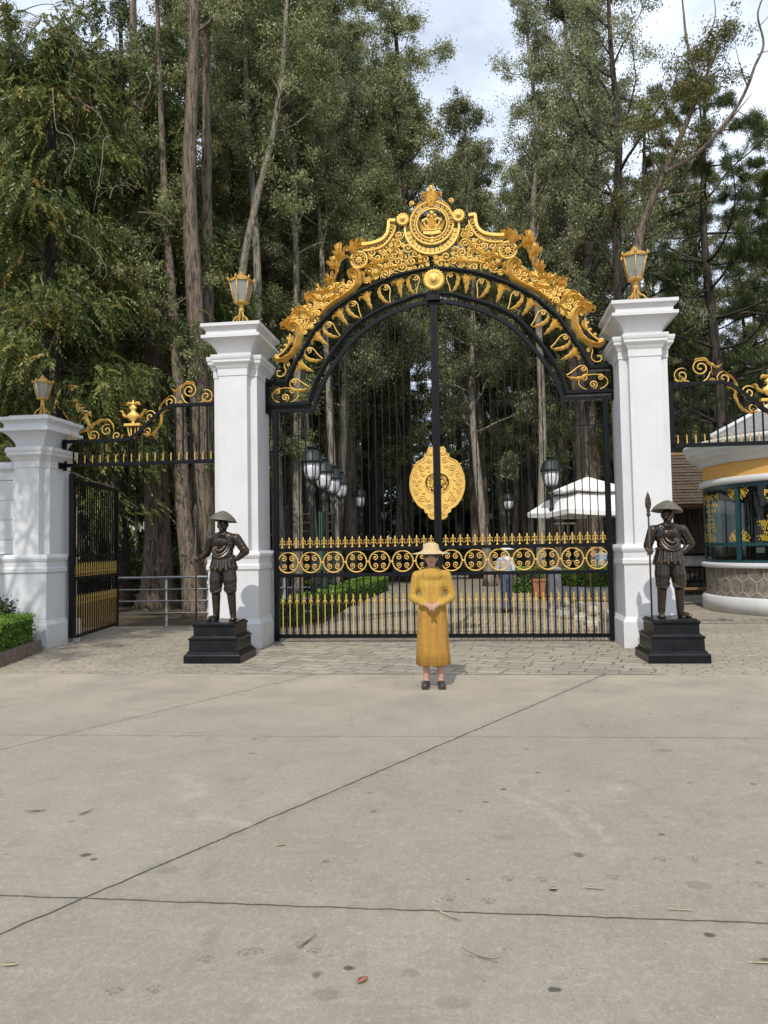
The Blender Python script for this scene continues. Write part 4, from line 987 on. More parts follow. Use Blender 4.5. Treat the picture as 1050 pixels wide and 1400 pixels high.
    b.tube(catmull([hd + Vector((0.0, 0.0, 0.02)), Vector((-0.375, -0.178, 0.985)), Vector((-0.392, -0.205, 0.995))], 3), 0.013, 6)
    # left arm akimbo, fist on the hip
    sh = Vector((0.215, 0.01, 1.255)); el = Vector((0.345, 0.05, 1.05)); wr = Vector((0.235, 0.03, 0.945))
    b.capsule(sh, el, 0.075, 0.066); b.capsule(el, wr, 0.064, 0.042); hd = Vector((0.185, 0.02, 0.93)); b.capsule(wr, hd, 0.038, 0.036)
    for k in range(3): b.capsule(sh.lerp(el, 0.3+0.25*k) + Vector((-0.035, -0.055, -0.02)), sh.lerp(el, 0.3+0.25*k) + Vector((0.035, -0.052, 0.015)), 0.013, 0.013)
    for k in range(4):
        P = [hd + Vector((0.02, -0.01, 0.02-0.02*k)), Vector((0.175, -0.045, 0.95-0.021*k)), Vector((0.155, -0.075, 0.945-0.021*k))]; b.tube(catmull(P, 3), 0.0125, 6)
    b.tube(catmull([hd + Vector((0.02, 0.02, 0.02)), Vector((0.19, 0.06, 0.955)), Vector((0.17, 0.085, 0.945))], 3), 0.013, 6)
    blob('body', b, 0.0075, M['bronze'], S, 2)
    m = MB(); prof = [(0.002, 0.125), (0.05, 0.112), (0.12, 0.072), (0.18, 0.02), (0.218, -0.03), (0.222, -0.04), (0.212, -0.036), (0.12, 0.045), (0.05, 0.085), (0.002, 0.095)]
    m.lathe(prof, 32, (0, 0, 0), True, 1, 1, Matrix.Translation((0, 0.0, 1.562)) @ Matrix.Rotation(R(-5), 4, 'X') @ Matrix.Rotation(R(5), 4, 'Y')); m.build('conical_hat', M['hat'], S)
    m = MB(); x, y = -0.355, -0.205
    m.tube([(x, y, 0.0), (x, y, 0.8), (x, y, 1.47)], 0.0135, 8)
    sp_ = m.build('spear', M['spear'], S); m = MB()
    m.lathe([(0.014, 1.44), (0.03, 1.46), (0.028, 1.485), (0.018, 1.50), (0.03, 1.515), (0.022, 1.535), (0.036, 1.57), (0.046, 1.62), (0.038, 1.70), (0.015, 1.77), (0.002, 1.80)], 10, (x, y, 0), True, 1, 0.5)
    m.build('spearhead', M['spear'], sp_)
    return S
sl = soldier(PL.location + Vector((0.03, 0.04, 0.576)), R(-8), 'dark bronze soldier statue in conical hat with spear, on the left plinth')
sl.scale = (0.97,)*3
sr = soldier(PR.location + Vector((0.02, 0.04, 0.576)), R(6), 'dark bronze soldier statue in conical hat with spear, on the right plinth')
sr.scale = (0.97,)*3
#PART2
# ---------------------------------------------------------------- vegetation
def leaf_mesh(name, pos, dr, L, W, tint, seed=0):
    rg = np.random.default_rng(seed); n = len(pos)
    L = np.broadcast_to(L, (n,))[:, None]; W = np.broadcast_to(W, (n,))[:, None]
    dr = dr / (np.linalg.norm(dr, axis=1, keepdims=True) + 1e-9)
    sd = np.cross(dr, rg.normal(size=(n, 3))); sd /= (np.linalg.norm(sd, axis=1, keepdims=True) + 1e-9)
    V = np.empty((n, 4, 3), np.float32)
    V[:, 0] = pos - dr*L*0.5; V[:, 1] = pos + sd*W*0.5 - dr*L*0.05; V[:, 2] = pos + dr*L*0.5; V[:, 3] = pos - sd*W*0.5 - dr*L*0.05
    me = bpy.data.meshes.new(name); me.vertices.add(4*n); me.loops.add(4*n); me.polygons.add(n)
    me.vertices.foreach_set('co', V.ravel()); me.loops.foreach_set('vertex_index', np.arange(4*n, dtype=np.int32))
    me.polygons.foreach_set('loop_start', np.arange(0, 4*n, 4, dtype=np.int32)); me.update(calc_edges=True)
    a = me.attributes.new('tint', 'FLOAT', 'POINT'); a.data.foreach_set('value', np.repeat(np.clip(tint, 0, 1), 4).astype(np.float32))
    return me
def clumps_to_leaves(name, C, rad, per, L, W, droop=0.5, flat=0.7, seed=0, out=None, tvar=0.16, base=0.42):
    rg = np.random.default_rng(seed); C = np.asarray(C, float); k = len(C); rad = np.broadcast_to(rad, (k,))
    idx = np.repeat(np.arange(k), per); n = len(idx)
    g = rg.normal(size=(n, 3))*0.52
    pos = C[idx] + g * rad[idx][:, None] * np.array([1, 1, flat])
    dr = rg.normal(size=(n, 3))*0.8 + np.array([0, 0, -droop])
    if out is not None: dr += np.asarray(out)[idx]*0.9
    ct = rg.normal(base, tvar, k)
    return leaf_mesh(name, pos, dr, L*rg.uniform(0.7, 1.3, n), W*rg.uniform(0.7, 1.3, n), ct[idx] + rg.normal(0, 0.22, n), seed+1)

class Skel:
    """a trunk with limbs; gathers the places where foliage sits"""
    def __init__(s, seed): s.rng = random.Random(seed); s.mb = MB(); s.C = []; s.R = []; s.O = []
    def path(s, p, d, L, n, wob, lift):
        pts = [Vector(p)]; d = Vector(d).normalized()
        for i in range(n):
            d = (d + Vector((s.rng.gauss(0, wob), s.rng.gauss(0, wob), s.rng.gauss(0, wob) + lift))).normalized()
            pts.append(pts[-1] + d * (L/n))
        return pts
    def branch(s, pts, r0, r1, n=5):
        k = len(pts); s.mb.tube(pts, [r0 + (r1-r0)*(i/(k-1)) for i in range(k)], n)
    def clump(s, p, r, o=(0, 0, 0)): s.C.append(tuple(p)); s.R.append(r); s.O.append(tuple(o))
def along(pts, t):
    f = t*(len(pts)-1); i = min(int(f), len(pts)-2); return pts[i].lerp(pts[i+1], f-i)
def trunk_pts(s, pts, r0, flare=1.6, n=9, bump=0.06):
    P = catmull(pts, 5); k = len(P); rings = []
    ph = s.rng.uniform(0, 6)
    for i, p in enumerate(P):
        t = i/(k-1); r = r0*(1-t)**0.75*0.9 + r0*0.1
        h = (p-P[0]).length; r *= 1 + (flare-1)*math.exp(-h*1.6)
        rings.append([p + Vector((math.cos(2*PI*j/n), math.sin(2*PI*j/n), 0))*r*(1 + bump*math.sin(3*2*PI*j/n + ph + h*0.3) + (0.25*math.exp(-h*2.2))*math.cos(5*2*PI*j/n + ph)) for j in range(n)])
    s.mb.loft(rings, True); return P
def gum(seed, H, r0, start, nl, ll, sub, up=(0.5, 1.0), cr=0.5, pts=None, prof=None, thick=1.0, wob=0.16, top=True):
    s = Skel(seed); rng = s.rng
    if pts is None:
        x = y = 0; pts = [Vector((0, 0, -0.1))]
        for i in range(1, 6): x += rng.gauss(0, 0.16); y += rng.gauss(0, 0.16); pts.append(Vector((x, y, H*i/5)))
    P = trunk_pts(s, pts, r0)
    for i in range(nl):
        t = start + (1-start)*(i+rng.random())/nl; t = min(t, 0.985); p = along(P, t); az = i*2.4 + rng.uniform(-.5, .5); el = rng.uniform(*up)
        L = ll*(prof(t) if prof else (1.05-0.75*((t-start)/(1-start)))) * rng.uniform(0.65, 1.2)
        d = Vector((math.cos(az)*math.cos(el), math.sin(az)*math.cos(el), math.sin(el)))
        b = s.path(p, d, L, 6, wob, 0.04); rr = max(0.012, r0*0.30*(1-t*0.75)*thick); s.branch(b, rr, 0.008, 5)
        for k in range(sub):
            q0 = along(b, rng.uniform(0.3, 1.0)); d2 = (d + Vector((rng.gauss(0, .8), rng.gauss(0, .8), rng.gauss(0.1, .5)))).normalized()
            c = s.path(q0, d2, L*rng.uniform(0.18, 0.42), 4, 0.25, -0.02); s.branch(c, rr*0.3, 0.004, 3)
            k2 = 0.62*cr
            s.clump(c[-1], k2*rng.uniform(0.6, 1.3)); s.clump(c[2] + Vector((rng.gauss(0, .12), rng.gauss(0, .12), rng.gauss(0, .1))), k2*rng.uniform(0.5, 1.0))
            if rng.random() < 0.7: s.clump(c[3] + Vector((rng.gauss(0, .28), rng.gauss(0, .28), rng.gauss(-.1, .22))), k2*rng.uniform(0.4, 0.9))
        s.clump(b[-1], 0.62*cr*rng.uniform(0.7, 1.2))
    if top: s.clump(P[-1], cr)
    return s
def plant_tree(name, s, bark, leaf, per, L, W, label, cat='tree', group=None, droop=0.5, flat=0.75, loc=(0, 0, 0), seed=1, useout=False, base=0.42, tvar=0.16):
    o = empty(name, loc); tag(o, label, cat, group)
    s.mb.build('trunk', bark, o)
    me = clumps_to_leaves('crown', s.C, np.array(s.R), per, L, W, droop, flat, seed, s.O if useout else None, tvar, base)
    link('crown', me, leaf, o); return o

FG = 'trees of the park wood behind the gate'
plant_tree('unseen_shade_tree', gum(61, 12.2, 0.24, 0.60, 22, 3.6, 6, (-0.05, 0.6), 0.55), M['bark'], M['leaf_gum'], 60, 0.12, 0.05, 'broad unseen tree left of the forecourt, added to shade the white boundary wall', 'tree', None, 0.5, 0.7, (-8.2, 5.2, 0), 61)  # out of view; added to cast dappled shade on the left wall and pillars
def fronds(name, C, O, per, length, nl, L, W, seed, base, tvar):
    """flat drooping sprays: leaflets set both sides of a hanging axis"""
    rg = np.random.default_rng(seed); C = np.asarray(C); O = np.asarray(O); k = len(C); i = np.repeat(np.arange(k), per); m = len(i)
    c = C[i] + rg.normal(size=(m, 3))*0.16; d = O[i]*0.9 + rg.normal(size=(m, 3))*0.42 + np.array([0, 0, -0.15]); d /= np.linalg.norm(d, axis=1, keepdims=True)
    sd = np.cross(d, rg.normal(size=(m, 3))*0.5 + np.array([0, 0, 1.0])); sd /= np.linalg.norm(sd, axis=1, keepdims=True)
    ln = length*rg.uniform(0.6, 1.3, m); t0 = (rg.normal(base, tvar, k))[i] + rg.normal(0, .10, m)
    P = []; D = []; T = []; LL = []
    for j in range(nl):
        t = (j+0.5)/nl; sg = 1 if j % 2 else -1
        p = c + d*(ln*t)[:, None] + np.array([0, 0, -1.0])*(0.45*ln*t*t)[:, None]
        dd = d*0.75 + sd*sg*0.8 + np.array([0, 0, -0.35-0.4*t]) + rg.normal(size=(m, 3))*0.12; dd /= np.linalg.norm(dd, axis=1, keepdims=True)
        l = L*(1.15-0.75*t); P.append(p + dd*l*0.4); D.append(dd); T.append(t0 + 0.14*t + rg.normal(0, .07, m)); LL.append(np.full(m, l))
    return leaf_mesh(name, np.concatenate(P), np.concatenate(D), np.concatenate(LL), W, np.concatenate(T), seed)
# --- hanging cypress behind the left wall
def cypress(seed, H, r0, z0, rad, nl, pts=None):
    s = Skel(seed); rng = s.rng
    P = trunk_pts(s, pts or [Vector((0, 0, -.1)), Vector((.1, 0, H*.3)), Vector((-.1, .1, H*.6)), Vector((0, 0, H))], r0, 1.7, 11)
    for i in range(nl):
        t = (i+rng.random())/nl; z = z0 + (H-z0)*t
        p = min(P, key=lambda a: abs(a.z-z)); az = i*2.4+rng.uniform(-.6, .6); L = rad*(1-0.55*t)*rng.uniform(0.6, 1.15)
        d = Vector((math.cos(az), math.sin(az), rng.uniform(0.0, 0.4))); b = s.path(p, d, L, 7, 0.13, -0.075); s.branch(b, r0*0.16*(1-t*.6), 0.01, 4)
        for k in range(10):
            u = 0.42 + 0.58*k/9; q_ = along(b, min(u, 1.0)) + Vector((rng.gauss(0, .22), rng.gauss(0, .22), rng.uniform(-.40, .1)))
            a2 = az + rng.gauss(0, .5); s.clump(q_, 0.4, (math.cos(a2)*.8, math.sin(a2)*.8, -0.45))
    return s
def base(px, py=None, Y=None):
    if Y is None: return gnd(px, py)
    p = at(px, 752, Y); return Vector((p.x, Y, 0))
def plant_cypress(s, bark, label, loc, seed, base_, tvar):
    o = empty('cypress_tree', loc); tag(o, label, 'tree'); s.mb.build('trunk', bark, o)
    link('crown', fronds('crown', s.C, s.O, 8, 0.50, 13, 0.19, 0.042, seed, base_, tvar), M['leaf_conifer'], o); return o
b0 = base(215, Y=21.5)
def rel(o, L): return [Vector((at(px, py, Y).x - o.x, Y - o.y, at(px, py, Y).z)) for px, py, Y in L]
s = cypress(3, 17, 0.40, 4.6, 3.4, 92, rel(b0, [(216, 838, 21.5), (214, 640, 21.5), (211, 440, 21.4), (203, 290, 21.3), (183, 120, 21.2), (183, -40, 21.2)]))
cy = plant_cypress(s, M['bark'], 'big dark cypress with flared trunk and drooping sprays behind the left wall', b0, 5, 0.40, 0.17)
b1 = base(70, Y=18.0); s = cypress(9, 15, 0.30, 3.9, 2.7, 84)
c2 = plant_cypress(s, M['bark_dark'], 'olive green cypress spilling over the low left pillar and its lantern', b1, 6, 0.52, 0.18)
b2 = base(-40, Y=22.0); s = cypress(15, 18, 0.36, 3.5, 3.4, 84)
c3 = plant_cypress(s, M['bark_dark'], 'dark cypress at the far left edge above the boundary wall', b2, 7, 0.36, 0.16)
# bare twisted dead boughs in the cypress
def bough(tree, o, L, r, Y):
    P = catmull(rel(o, [(x, y, Y) for x, y in L]), 6); mb = MB(); mb.tube(P, [r*(1-0.7*i/(len(P)-1)) for i in range(len(P))], 5)
    rng = random.Random(len(L)*7+int(L[0][0]))
    for k in range(5):
        i = rng.randrange(len(P)//3, len(P)); d = Vector((rng.gauss(0, 1), rng.gauss(0, .5), rng.gauss(0, 1))).normalized()
        a = P[i]; mb.tube(catmull([a, a+d*0.2, a+d*0.35+Vector((rng.gauss(0, .1), 0, rng.gauss(0, .12)))], 4), r*0.35, 4)
    mb.build('dead_bough', M['twig'], KIDS[tree.name][0])
for L, Y in (([(92, 20), (104, 60), (96, 100), (98, 132), (112, 140), (128, 150), (139, 163), (133, 182), (125, 190)], 17.3), ([(72, 120), (74, 150), (78, 178), (95, 186), (102, 200), (98, 222), (88, 236)], 17.0), ([(150, 186), (142, 192), (140, 215), (137, 240), (133, 262), (128, 290)], 17.2),
             ([(88, 300), (94, 318), (112, 327), (130, 342), (140, 356), (146, 372), (140, 384)], 17.0), ([(56, 380), (64, 402), (80, 412), (86, 424), (78, 448), (70, 470)], 16.8), ([(150, 272), (156, 256), (172, 254), (184, 264)], 18), ([(188, 290), (204, 291), (222, 294), (236, 308)], 18), ([(130, 128), (136, 80), (130, 40), (118, 8), (122, -30)], 18.2), ([(200, 100), (206, 118), (196, 140), (194, 150)], 19), ([(20, 20), (48, 8), (70, 6), (90, 14)], 17.5)):
    bough(cy, b0, L, 0.0155, Y)
# --- tall trunks between cypress and gate
def hero(name, seed, pts, r0, start, nl, ll, sub, leaf, label, bark, per=95, cr=0.48, L=0.085, W=0.034, up=(0.3, 1.0), droop=0.5, base_=0.45, thick=1.0, wob=0.16):
    o = Vector((at(pts[0][0], 752, pts[0][2]).x, pts[0][2], 0)); R_ = rel(o, pts); R_[0].z = -0.1
    s = gum(seed, 0, r0, start, nl, ll, sub, up, cr, R_, None, thick, wob)
    return plant_tree(name, s, bark, leaf, per, L, W, label, 'tree', None, droop, 0.8, o, seed+50, False, base_)
hero('tall_tree', 21, [(283, 838, 19.6), (276, 640, 19.6), (268, 430, 19.5), (259, 250, 19.4), (265, 60, 19.3), (268, -260, 19.2), (270, -640, 19.2)], 0.30, 0.66, 16, 1.9, 5, M['leaf_gum'], 'tall straight brown trunk rising just left of the tall left pillar', M['bark'])
hero('tall_tree', 22, [(296, 836, 20.6), (290, 640, 20.6), (284, 430, 20.6), (283, 250, 20.5), (283, 60, 20.4), (284, -240, 20.3), (286, -560, 20.3)], 0.22, 0.66, 15, 1.9, 5, M['leaf_gum'], 'thinner dark trunk standing close beside the tall straight brown trunk', M['bark'])
hero('tall_tree', 23, [(318, 826, 22), (322, 600, 22), (328, 400, 22), (352, 270, 21.8), (374, 180, 21.6), (390, 50, 21.4), (396, -200, 21.4), (400, -420, 21.4)], 0.155, 0.55, 22, 2.4, 6, M['leaf_gum'], 'pale peeling tree leaning right above the left pillar lantern', M['bark_pale'], 95)
hero('tall_tree', 24, [(340, 826, 23), (346, 600, 23), (352, 400, 23), (346, 270, 23), (338, 150, 23), (335, -40, 23), (334, -380, 23)], 0.165, 0.52, 22, 2.4, 6, M['leaf_gum'], 'grey barked tree with straight upper trunk behind the left pillar lantern', M['bark_pale'], 95)
hero('tall_tree', 25, [(170, 834, 22.5), (166, 700, 22.5), (170, 560, 22.5), (176, 420, 22.6), (170, 200, 22.7), (160, -100, 22.8)], 0.24, 0.5, 14, 2.0, 5, M['leaf_shade'], 'slim dark trunk seen over the end of the open side gate leaf', M['bark_dark'])
hero('tall_tree', 26, [(268, 842, 18.6), (258, 760, 18.7), (250, 690, 18.8), (246, 560, 19.1), (236, 420, 19.5), (222, 200, 20), (212, -100, 20)], 0.25, 0.55, 12, 1.8, 5, M['leaf_gum'], 'leaning grey trunk with a flared foot behind the left statue', M['bark'])
# --- right side: spreading tree, leaning sparse tree, pines
hero('spreading_tree', 31, [(852, 826, 23), (848, 620, 23), (846, 430, 22.8), (843, 300, 22.6), (846, 180, 22.5), (835, 60, 22.4), (828, -120, 22.3)], 0.21, 0.28, 26, 3.8, 6, M['leaf_gum2'], 'airy spreading tree rising behind the lantern of the tall right pillar', M['bark_dark'], 70, 0.52, 0.080, 0.034, (0.30, 1.05), 0.6, 0.50, 1.5)
hero('spreading_tree', 32, [(800, 822, 25), (792, 600, 25), (800, 420, 25), (812, 250, 25), (808, 120, 25), (796, -40, 25)], 0.17, 0.26, 22, 3.2, 5, M['leaf_gum2'], 'airy thin tree leaning behind the right half of the golden crest', M['bark_dark'], 70, 0.50, 0.080, 0.034, (0.35, 1.1), 0.6, 0.5, 1.4)
hero('spreading_tree', 34, [(738, 822, 27), (742, 600, 27), (735, 420, 27), (728, 300, 27), (735, 190, 27), (722, 60, 27), (716, -50, 27)], 0.16, 0.30, 26, 2.9, 6, M['leaf_gum2'], 'lower airy tree filling the space right of the crest crown', M['bark_pale'], 70, 0.50, 0.080, 0.034, (0.3, 1.1), 0.6, 0.5, 1.3)
hero('leaning_tree', 33, [(866, 830, 21), (868, 500, 21), (872, 340, 21), (893, 270, 20.8), (925, 200, 20.6), (958, 120, 20.4), (985, 60, 20.3)], 0.17, 0.45, 20, 1.9, 5, M['leaf_yellow'], 'sparse yellowing tree leaning right above the tall right pillar', M['bark'], 50, 0.44, 0.085, 0.032, (0.3, 1.1), 0.5, 0.4, 1.0)
o = Vector((at(925, 752, 20.4).x, 20.4, 0))
LT = bpy.data.objects['leaning_tree']; mb = MB()
for P, r in (([(908, 236), (930, 224), (952, 210), (975, 188), (1005, 150), (1022, 118), (1032, 90), (1044, 60), (1036, 20), (1046, -10)], 0.075), ([(985, 182), (1002, 160), (1018, 140), (1028, 128)], 0.03), ([(1005, 150), (1020, 158), (1034, 164)], 0.018), ([(1022, 118), (1012, 90), (1005, 62)], 0.02), ([(1036, 75), (1048, 70), (1056, 72)], 0.02), ([(958, 120), (940, 60), (934, 10), (930, -30)], 0.05), ([(945, 80), (968, 50), (978, 20), (975, -10)], 0.03), ([(952, 110), (985, 95), (1000, 60)], 0.02), ([(1038, 36), (1052, 20), (1060, 0)], 0.015)):
    Q_ = catmull([at(px, py, 20.4) - LT.location for px, py in P], 5); mb.tube(Q_, [r*(1-0.75*i/(len(Q_)-1)) for i in range(len(Q_))], 5)
mb.build('bare_branch', M['bark'], KIDS[LT.name][0])

def pine(seed, H, r0, z0, rad, nl, pts=None):
    s = Skel(seed); rng = s.rng
    P = trunk_pts(s, pts or [Vector((0, 0, -.1)), Vector((.15, 0, H*.4)), Vector((-.1, .1, H*.7)), Vector((0.1, 0, H))], r0, 1.4, 9)
    for i in range(nl):
        t = (i+rng.random())/nl; z = z0+(H-z0)*t; p = min(P, key=lambda a: abs(a.z-z)); az = i*2.4+rng.uniform(-.6, .6); L = rad*(1-0.6*t**2)*rng.uniform(0.5, 1.15)
        d = Vector((math.cos(az), math.sin(az), rng.uniform(-0.1, 0.35))); b = s.path(p, d, L, 7, 0.17, 0.015); s.branch(b, r0*0.32*(1-t*.6), 0.015, 5)
        for k in range(7):
            q0 = along(b, rng.uniform(0.4, 1.0)); c = s.path(q0, d+Vector((rng.gauss(0, .9), rng.gauss(0, .9), rng.gauss(.25, .4))), L*rng.uniform(.12, .3), 3, 0.25, 0.06); s.branch(c, r0*0.08, 0.006, 3)
            for u in (0.5, 0.8, 1.0): s.clump(along(c, u) + Vector((rng.gauss(0, .05),)*3), rng.uniform(0.13, 0.24))
    return s
def needles(name, s, parent, seed, per=62):
    rg = np.random.default_rng(seed); C = np.array(s.C); k = len(C); idx = np.repeat(np.arange(k), per); n = len(idx)
    g = rg.normal(size=(n, 3)); g /= np.linalg.norm(g, axis=1, keepdims=True); g[:, 2] = g[:, 2]*0.8 + 0.15
    pos = C[idx] + g*0.13 + rg.normal(size=(n, 3))*0.04
    me = leaf_mesh(name, pos, g, 0.26, 0.020, rg.normal(.45, .15, k)[idx] + rg.normal(0, .15, n), seed); link(name, me, M['leaf_pine'], parent)
def plant_pine(seed, loc, H, r0, z0, rad, nl, label, per=62):
    s = pine(seed, H, r0, z0, rad, nl); o = empty('pine_tree', loc); tag(o, label, 'pine tree'); s.mb.build('trunk', M['bark_dark'], o); needles('crown', s, o, seed, per); return o
plant_pine(41, base(985, Y=27), 18.0, 0.24, 5.0, 4.4, 44, 'dark pine with flat needle tiers right of the tall right pillar')
plant_pine(42, base(1085, Y=29), 16.0, 0.24, 4.5, 4.4, 44, 'dark pine cut by the right edge behind the ticket booth')
plant_pine(43, base(900, Y=33), 21.0, 0.22, 7.5, 3.8, 40, 'farther tall pine showing above the leaning yellowing tree')

# --- the wood: prototypes and their copies
protos = []
for i, (sd, H, r0, st, nl, ll, sub, leaf, bark, per, cr) in enumerate((
        (51, 19, 0.20, 0.22, 34, 3.0, 6, 'leaf_gum', 'bark_pale', 120, 0.52), (52, 21, 0.22, 0.26, 36, 3.2, 6, 'leaf_gum', 'bark', 120, 0.52),
        (53, 18, 0.17, 0.30, 32, 2.6, 6, 'leaf_gum2', 'bark_pale', 115, 0.50), (54, 22, 0.20, 0.42, 30, 2.8, 6, 'leaf_gum', 'bark_dark', 115, 0.52), (55, 20, 0.16, 0.18, 38, 2.5, 6, 'leaf_gum', 'bark_dark', 120, 0.5), (56, 17, 0.15, 0.24, 30, 2.6, 6, 'leaf_gum2', 'bark_dark', 110, 0.48))):
    protos.append(plant_tree('wood_tree', gum(sd, H, r0, st, nl, ll, sub, (0.25, 1.05), cr), M[bark], M[leaf], int(per*1.0), 0.088, 0.036, 'wood tree', 'tree', FG, 0.6, 0.8, (0, 0, 0), sd))
HT = [19, 21, 18, 22, 20, 17]
KINDT = ['pale barked bushy tree', 'tall brown barked tree', 'light grey-green tree', 'tall dark tree with a high crown', 'slim dark tree leafy to the foot', 'small dark barked tree']
def lm(px):
    for lim, nm in ((-60, 'beyond the left edge of the boundary wall'), (60, 'above the boundary wall'), (130, 'above the low left pillar'), (200, 'over the open side gate leaf'), (285, 'over the left golden urn grille'), (372, 'beside the tall left pillar'), (425, 'through the left bars of the main gate'), (470, 'above the row of lamps at the left'),
                    (520, 'under the left haunch of the arch'), (560, 'left of the lock plate'), (592, 'just left of the gate middle'), (625, 'just right of the gate middle'), (665, 'right of the lock plate'), (710, 'under the right haunch of the arch'), (755, 'near the right lamps'), (800, 'above the white parasol'), (850, 'beside the tall right pillar'), (930, 'behind the tall right pillar'), (1000, 'over the right grille'), (1060, 'behind the ticket booth')):
        if px < lim: return nm
    return 'beyond the right edge of the booth'
protos.append(plant_tree('wood_tree', gum(57, 18, 0.14, 0.50, 24, 2.3, 6, (0.25, 1.05), 0.48), M['bark_pale'], M['leaf_gum'], 105, 0.088, 0.036, 'wood tree', 'tree', FG, 0.6, 0.8, (0, 0, 0), 57))
protos.append(plant_tree('wood_tree', gum(58, 20, 0.21, 0.46, 28, 2.6, 6, (0.25, 1.05), 0.50), M['bark'], M['leaf_gum2'], 105, 0.088, 0.036, 'wood tree', 'tree', FG, 0.6, 0.8, (0, 0, 0), 58))
KINDT += ['pale slender pole of a tree', 'stout grey trunked tree']
rng = random.Random(77); placed = [(b0.x, b0.y), (b1.x, b1.y), (b2.x, b2.y)]; spots = []
def try_spot(x, y, k, sc, mind=1.7):
    if any((x-a)**2+(y-b)**2 < mind**2 for a, b in placed): return
    placed.append((x, y)); spots.append((x, y, k, sc))
for px, y, k, sc in ((330, 27, 1, 1.12), (380, 26, 0, 1.15), (415, 29, 4, 1.2), (452, 28, 2, 1.2), (478, 33, 1, 1.25), (515, 35, 4, 1.25), (545, 37, 0, 1.35), (556, 43, 1, 1.3), (430, 36, 3, 1.3), (500, 42, 3, 1.35), (360, 35, 1, 1.3), (300, 30, 0, 1.25), (250, 28, 4, 1.2),
                     (400, 41, 5, 1.4), (465, 45, 2, 1.4), (530, 49, 4, 1.35), (575, 60, 5, .75), (556, 36, 3, 1.42), (345, 24.5, 4, 1.0), (600, 62, 5, 0.7), (628, 58, 2, 0.75), (650, 44, 2, 1.0), (690, 39, 0, 1.05), (722, 33, 5, 1.0), (760, 36, 2, 1.1), (668, 52, 4, 1.05), (790, 31, 0, .85), (830, 34, 5, 1.0), (880, 38, 2, 1.05), (940, 31, 0, .9), (1000, 36, 5, 1.0), (705, 48, 1, 1.05), (610, 72, 4, .6), (668, 31, 2, 1.14), (632, 46, 5, 1.4), (600, 44, 2, 1.05)):
    try_spot((px-598)/FPX*y, y, k, sc, 0.8)
for i in range(58):                                # slim trunks crowding behind the gate
    y = rng.uniform(23, 44); px = rng.uniform(372, 560) if i < 38 else rng.uniform(640, 830)
    x = (px-598)/FPX*y
    if (abs(x) < 3.3 and y < 36) or (x > 0 and y < 27): continue
    try_spot(x, y, 6 if rng.random() < .65 else 7, rng.uniform(.9, 1.2), 0.7)
for i in range(1500):
    if len(spots) > 165: break
    if rng.random() < 0.62: x, y = rng.uniform(-26, -3.5), rng.uniform(24, 60)
    else: x, y = rng.uniform(4.0, 24), rng.uniform(29, 60)
    if abs(x) > y*0.62 + 1: continue
    if x > 0.02*y and x < 0.10*y and y < 40: continue
    try_spot(x, y, rng.randrange(8), rng.uniform(0.95, 1.2) if x < 0 else rng.uniform(0.7, 0.92), 1.8)
used = set(); seen_l = {}
for (x, y, k, sc) in spots:
    t = protos[k] if k not in used else copy_tree(protos[k]); used.add(k)
    t.location = (x, y, 0); t.rotation_euler.z = rng.uniform(0, 2*PI); t.scale = (sc, sc, sc*rng.uniform(0.94, 1.06))
    px = 598 + FPX*x/y; dist = 'nearest' if y < 30 else 'middle' if y < 40 else 'farther' if y < 52 else 'farthest'
    l = f"{KINDT[k]} in the {dist} rank of the wood, {lm(px)}"; seen_l[l] = seen_l.get(l, 0) + 1
    t['label'] = ' '.join(l.split()[:16])
# far-off wood and undergrowth that read as one mass
rg = np.random.default_rng(5); C = []; RR = []
for i in range(6500):
    x = rg.uniform(-44, 44); y = 60 + rg.uniform(0, 14) + (4 if abs(x) < 4.5 else 0)
    top = 16 if x < -3 else 12 if x > 4 else 9.5
    C.append((x, y, (rg.uniform(0.02, 1)**1.1)*top)); RR.append(rg.uniform(0.6, 1.3))
o = link('far_off_wood', clumps_to_leaves('far_off_wood', C, np.array(RR), 60, 0.40, 0.19, 0.4, 0.8, 8, None, 0.16, 0.36), M['leaf_shade']); tag(o, 'dark mass of distant trees closing the view behind the wood', 'wood', None, 'stuff')
C = []; RR = []
for i in range(900):
    if rg.random() < 0.6: x, y = rg.uniform(-24, -3.8), rg.uniform(25, 58)
    elif rg.random() < .6: x, y = rg.uniform(4.4, 24), rg.uniform(31, 58)
    else: x, y = rg.uniform(-4, 5), rg.uniform(46, 62)
    h = rg.uniform(0.5, 2.0)
    for j in range(3): C.append((x+rg.normal(0, .35), y+rg.normal(0, .35), h*rg.uniform(0.3, 1.0))); RR.append(rg.uniform(0.3, 0.6))
o = link('undergrowth', clumps_to_leaves('undergrowth', C, np.array(RR), 70, 0.17, 0.06, 0.1, 0.9, 9, None, 0.14, 0.36), M['leaf_shade']); tag(o, 'low dark scrub between the trunks', 'undergrowth', None, 'stuff')

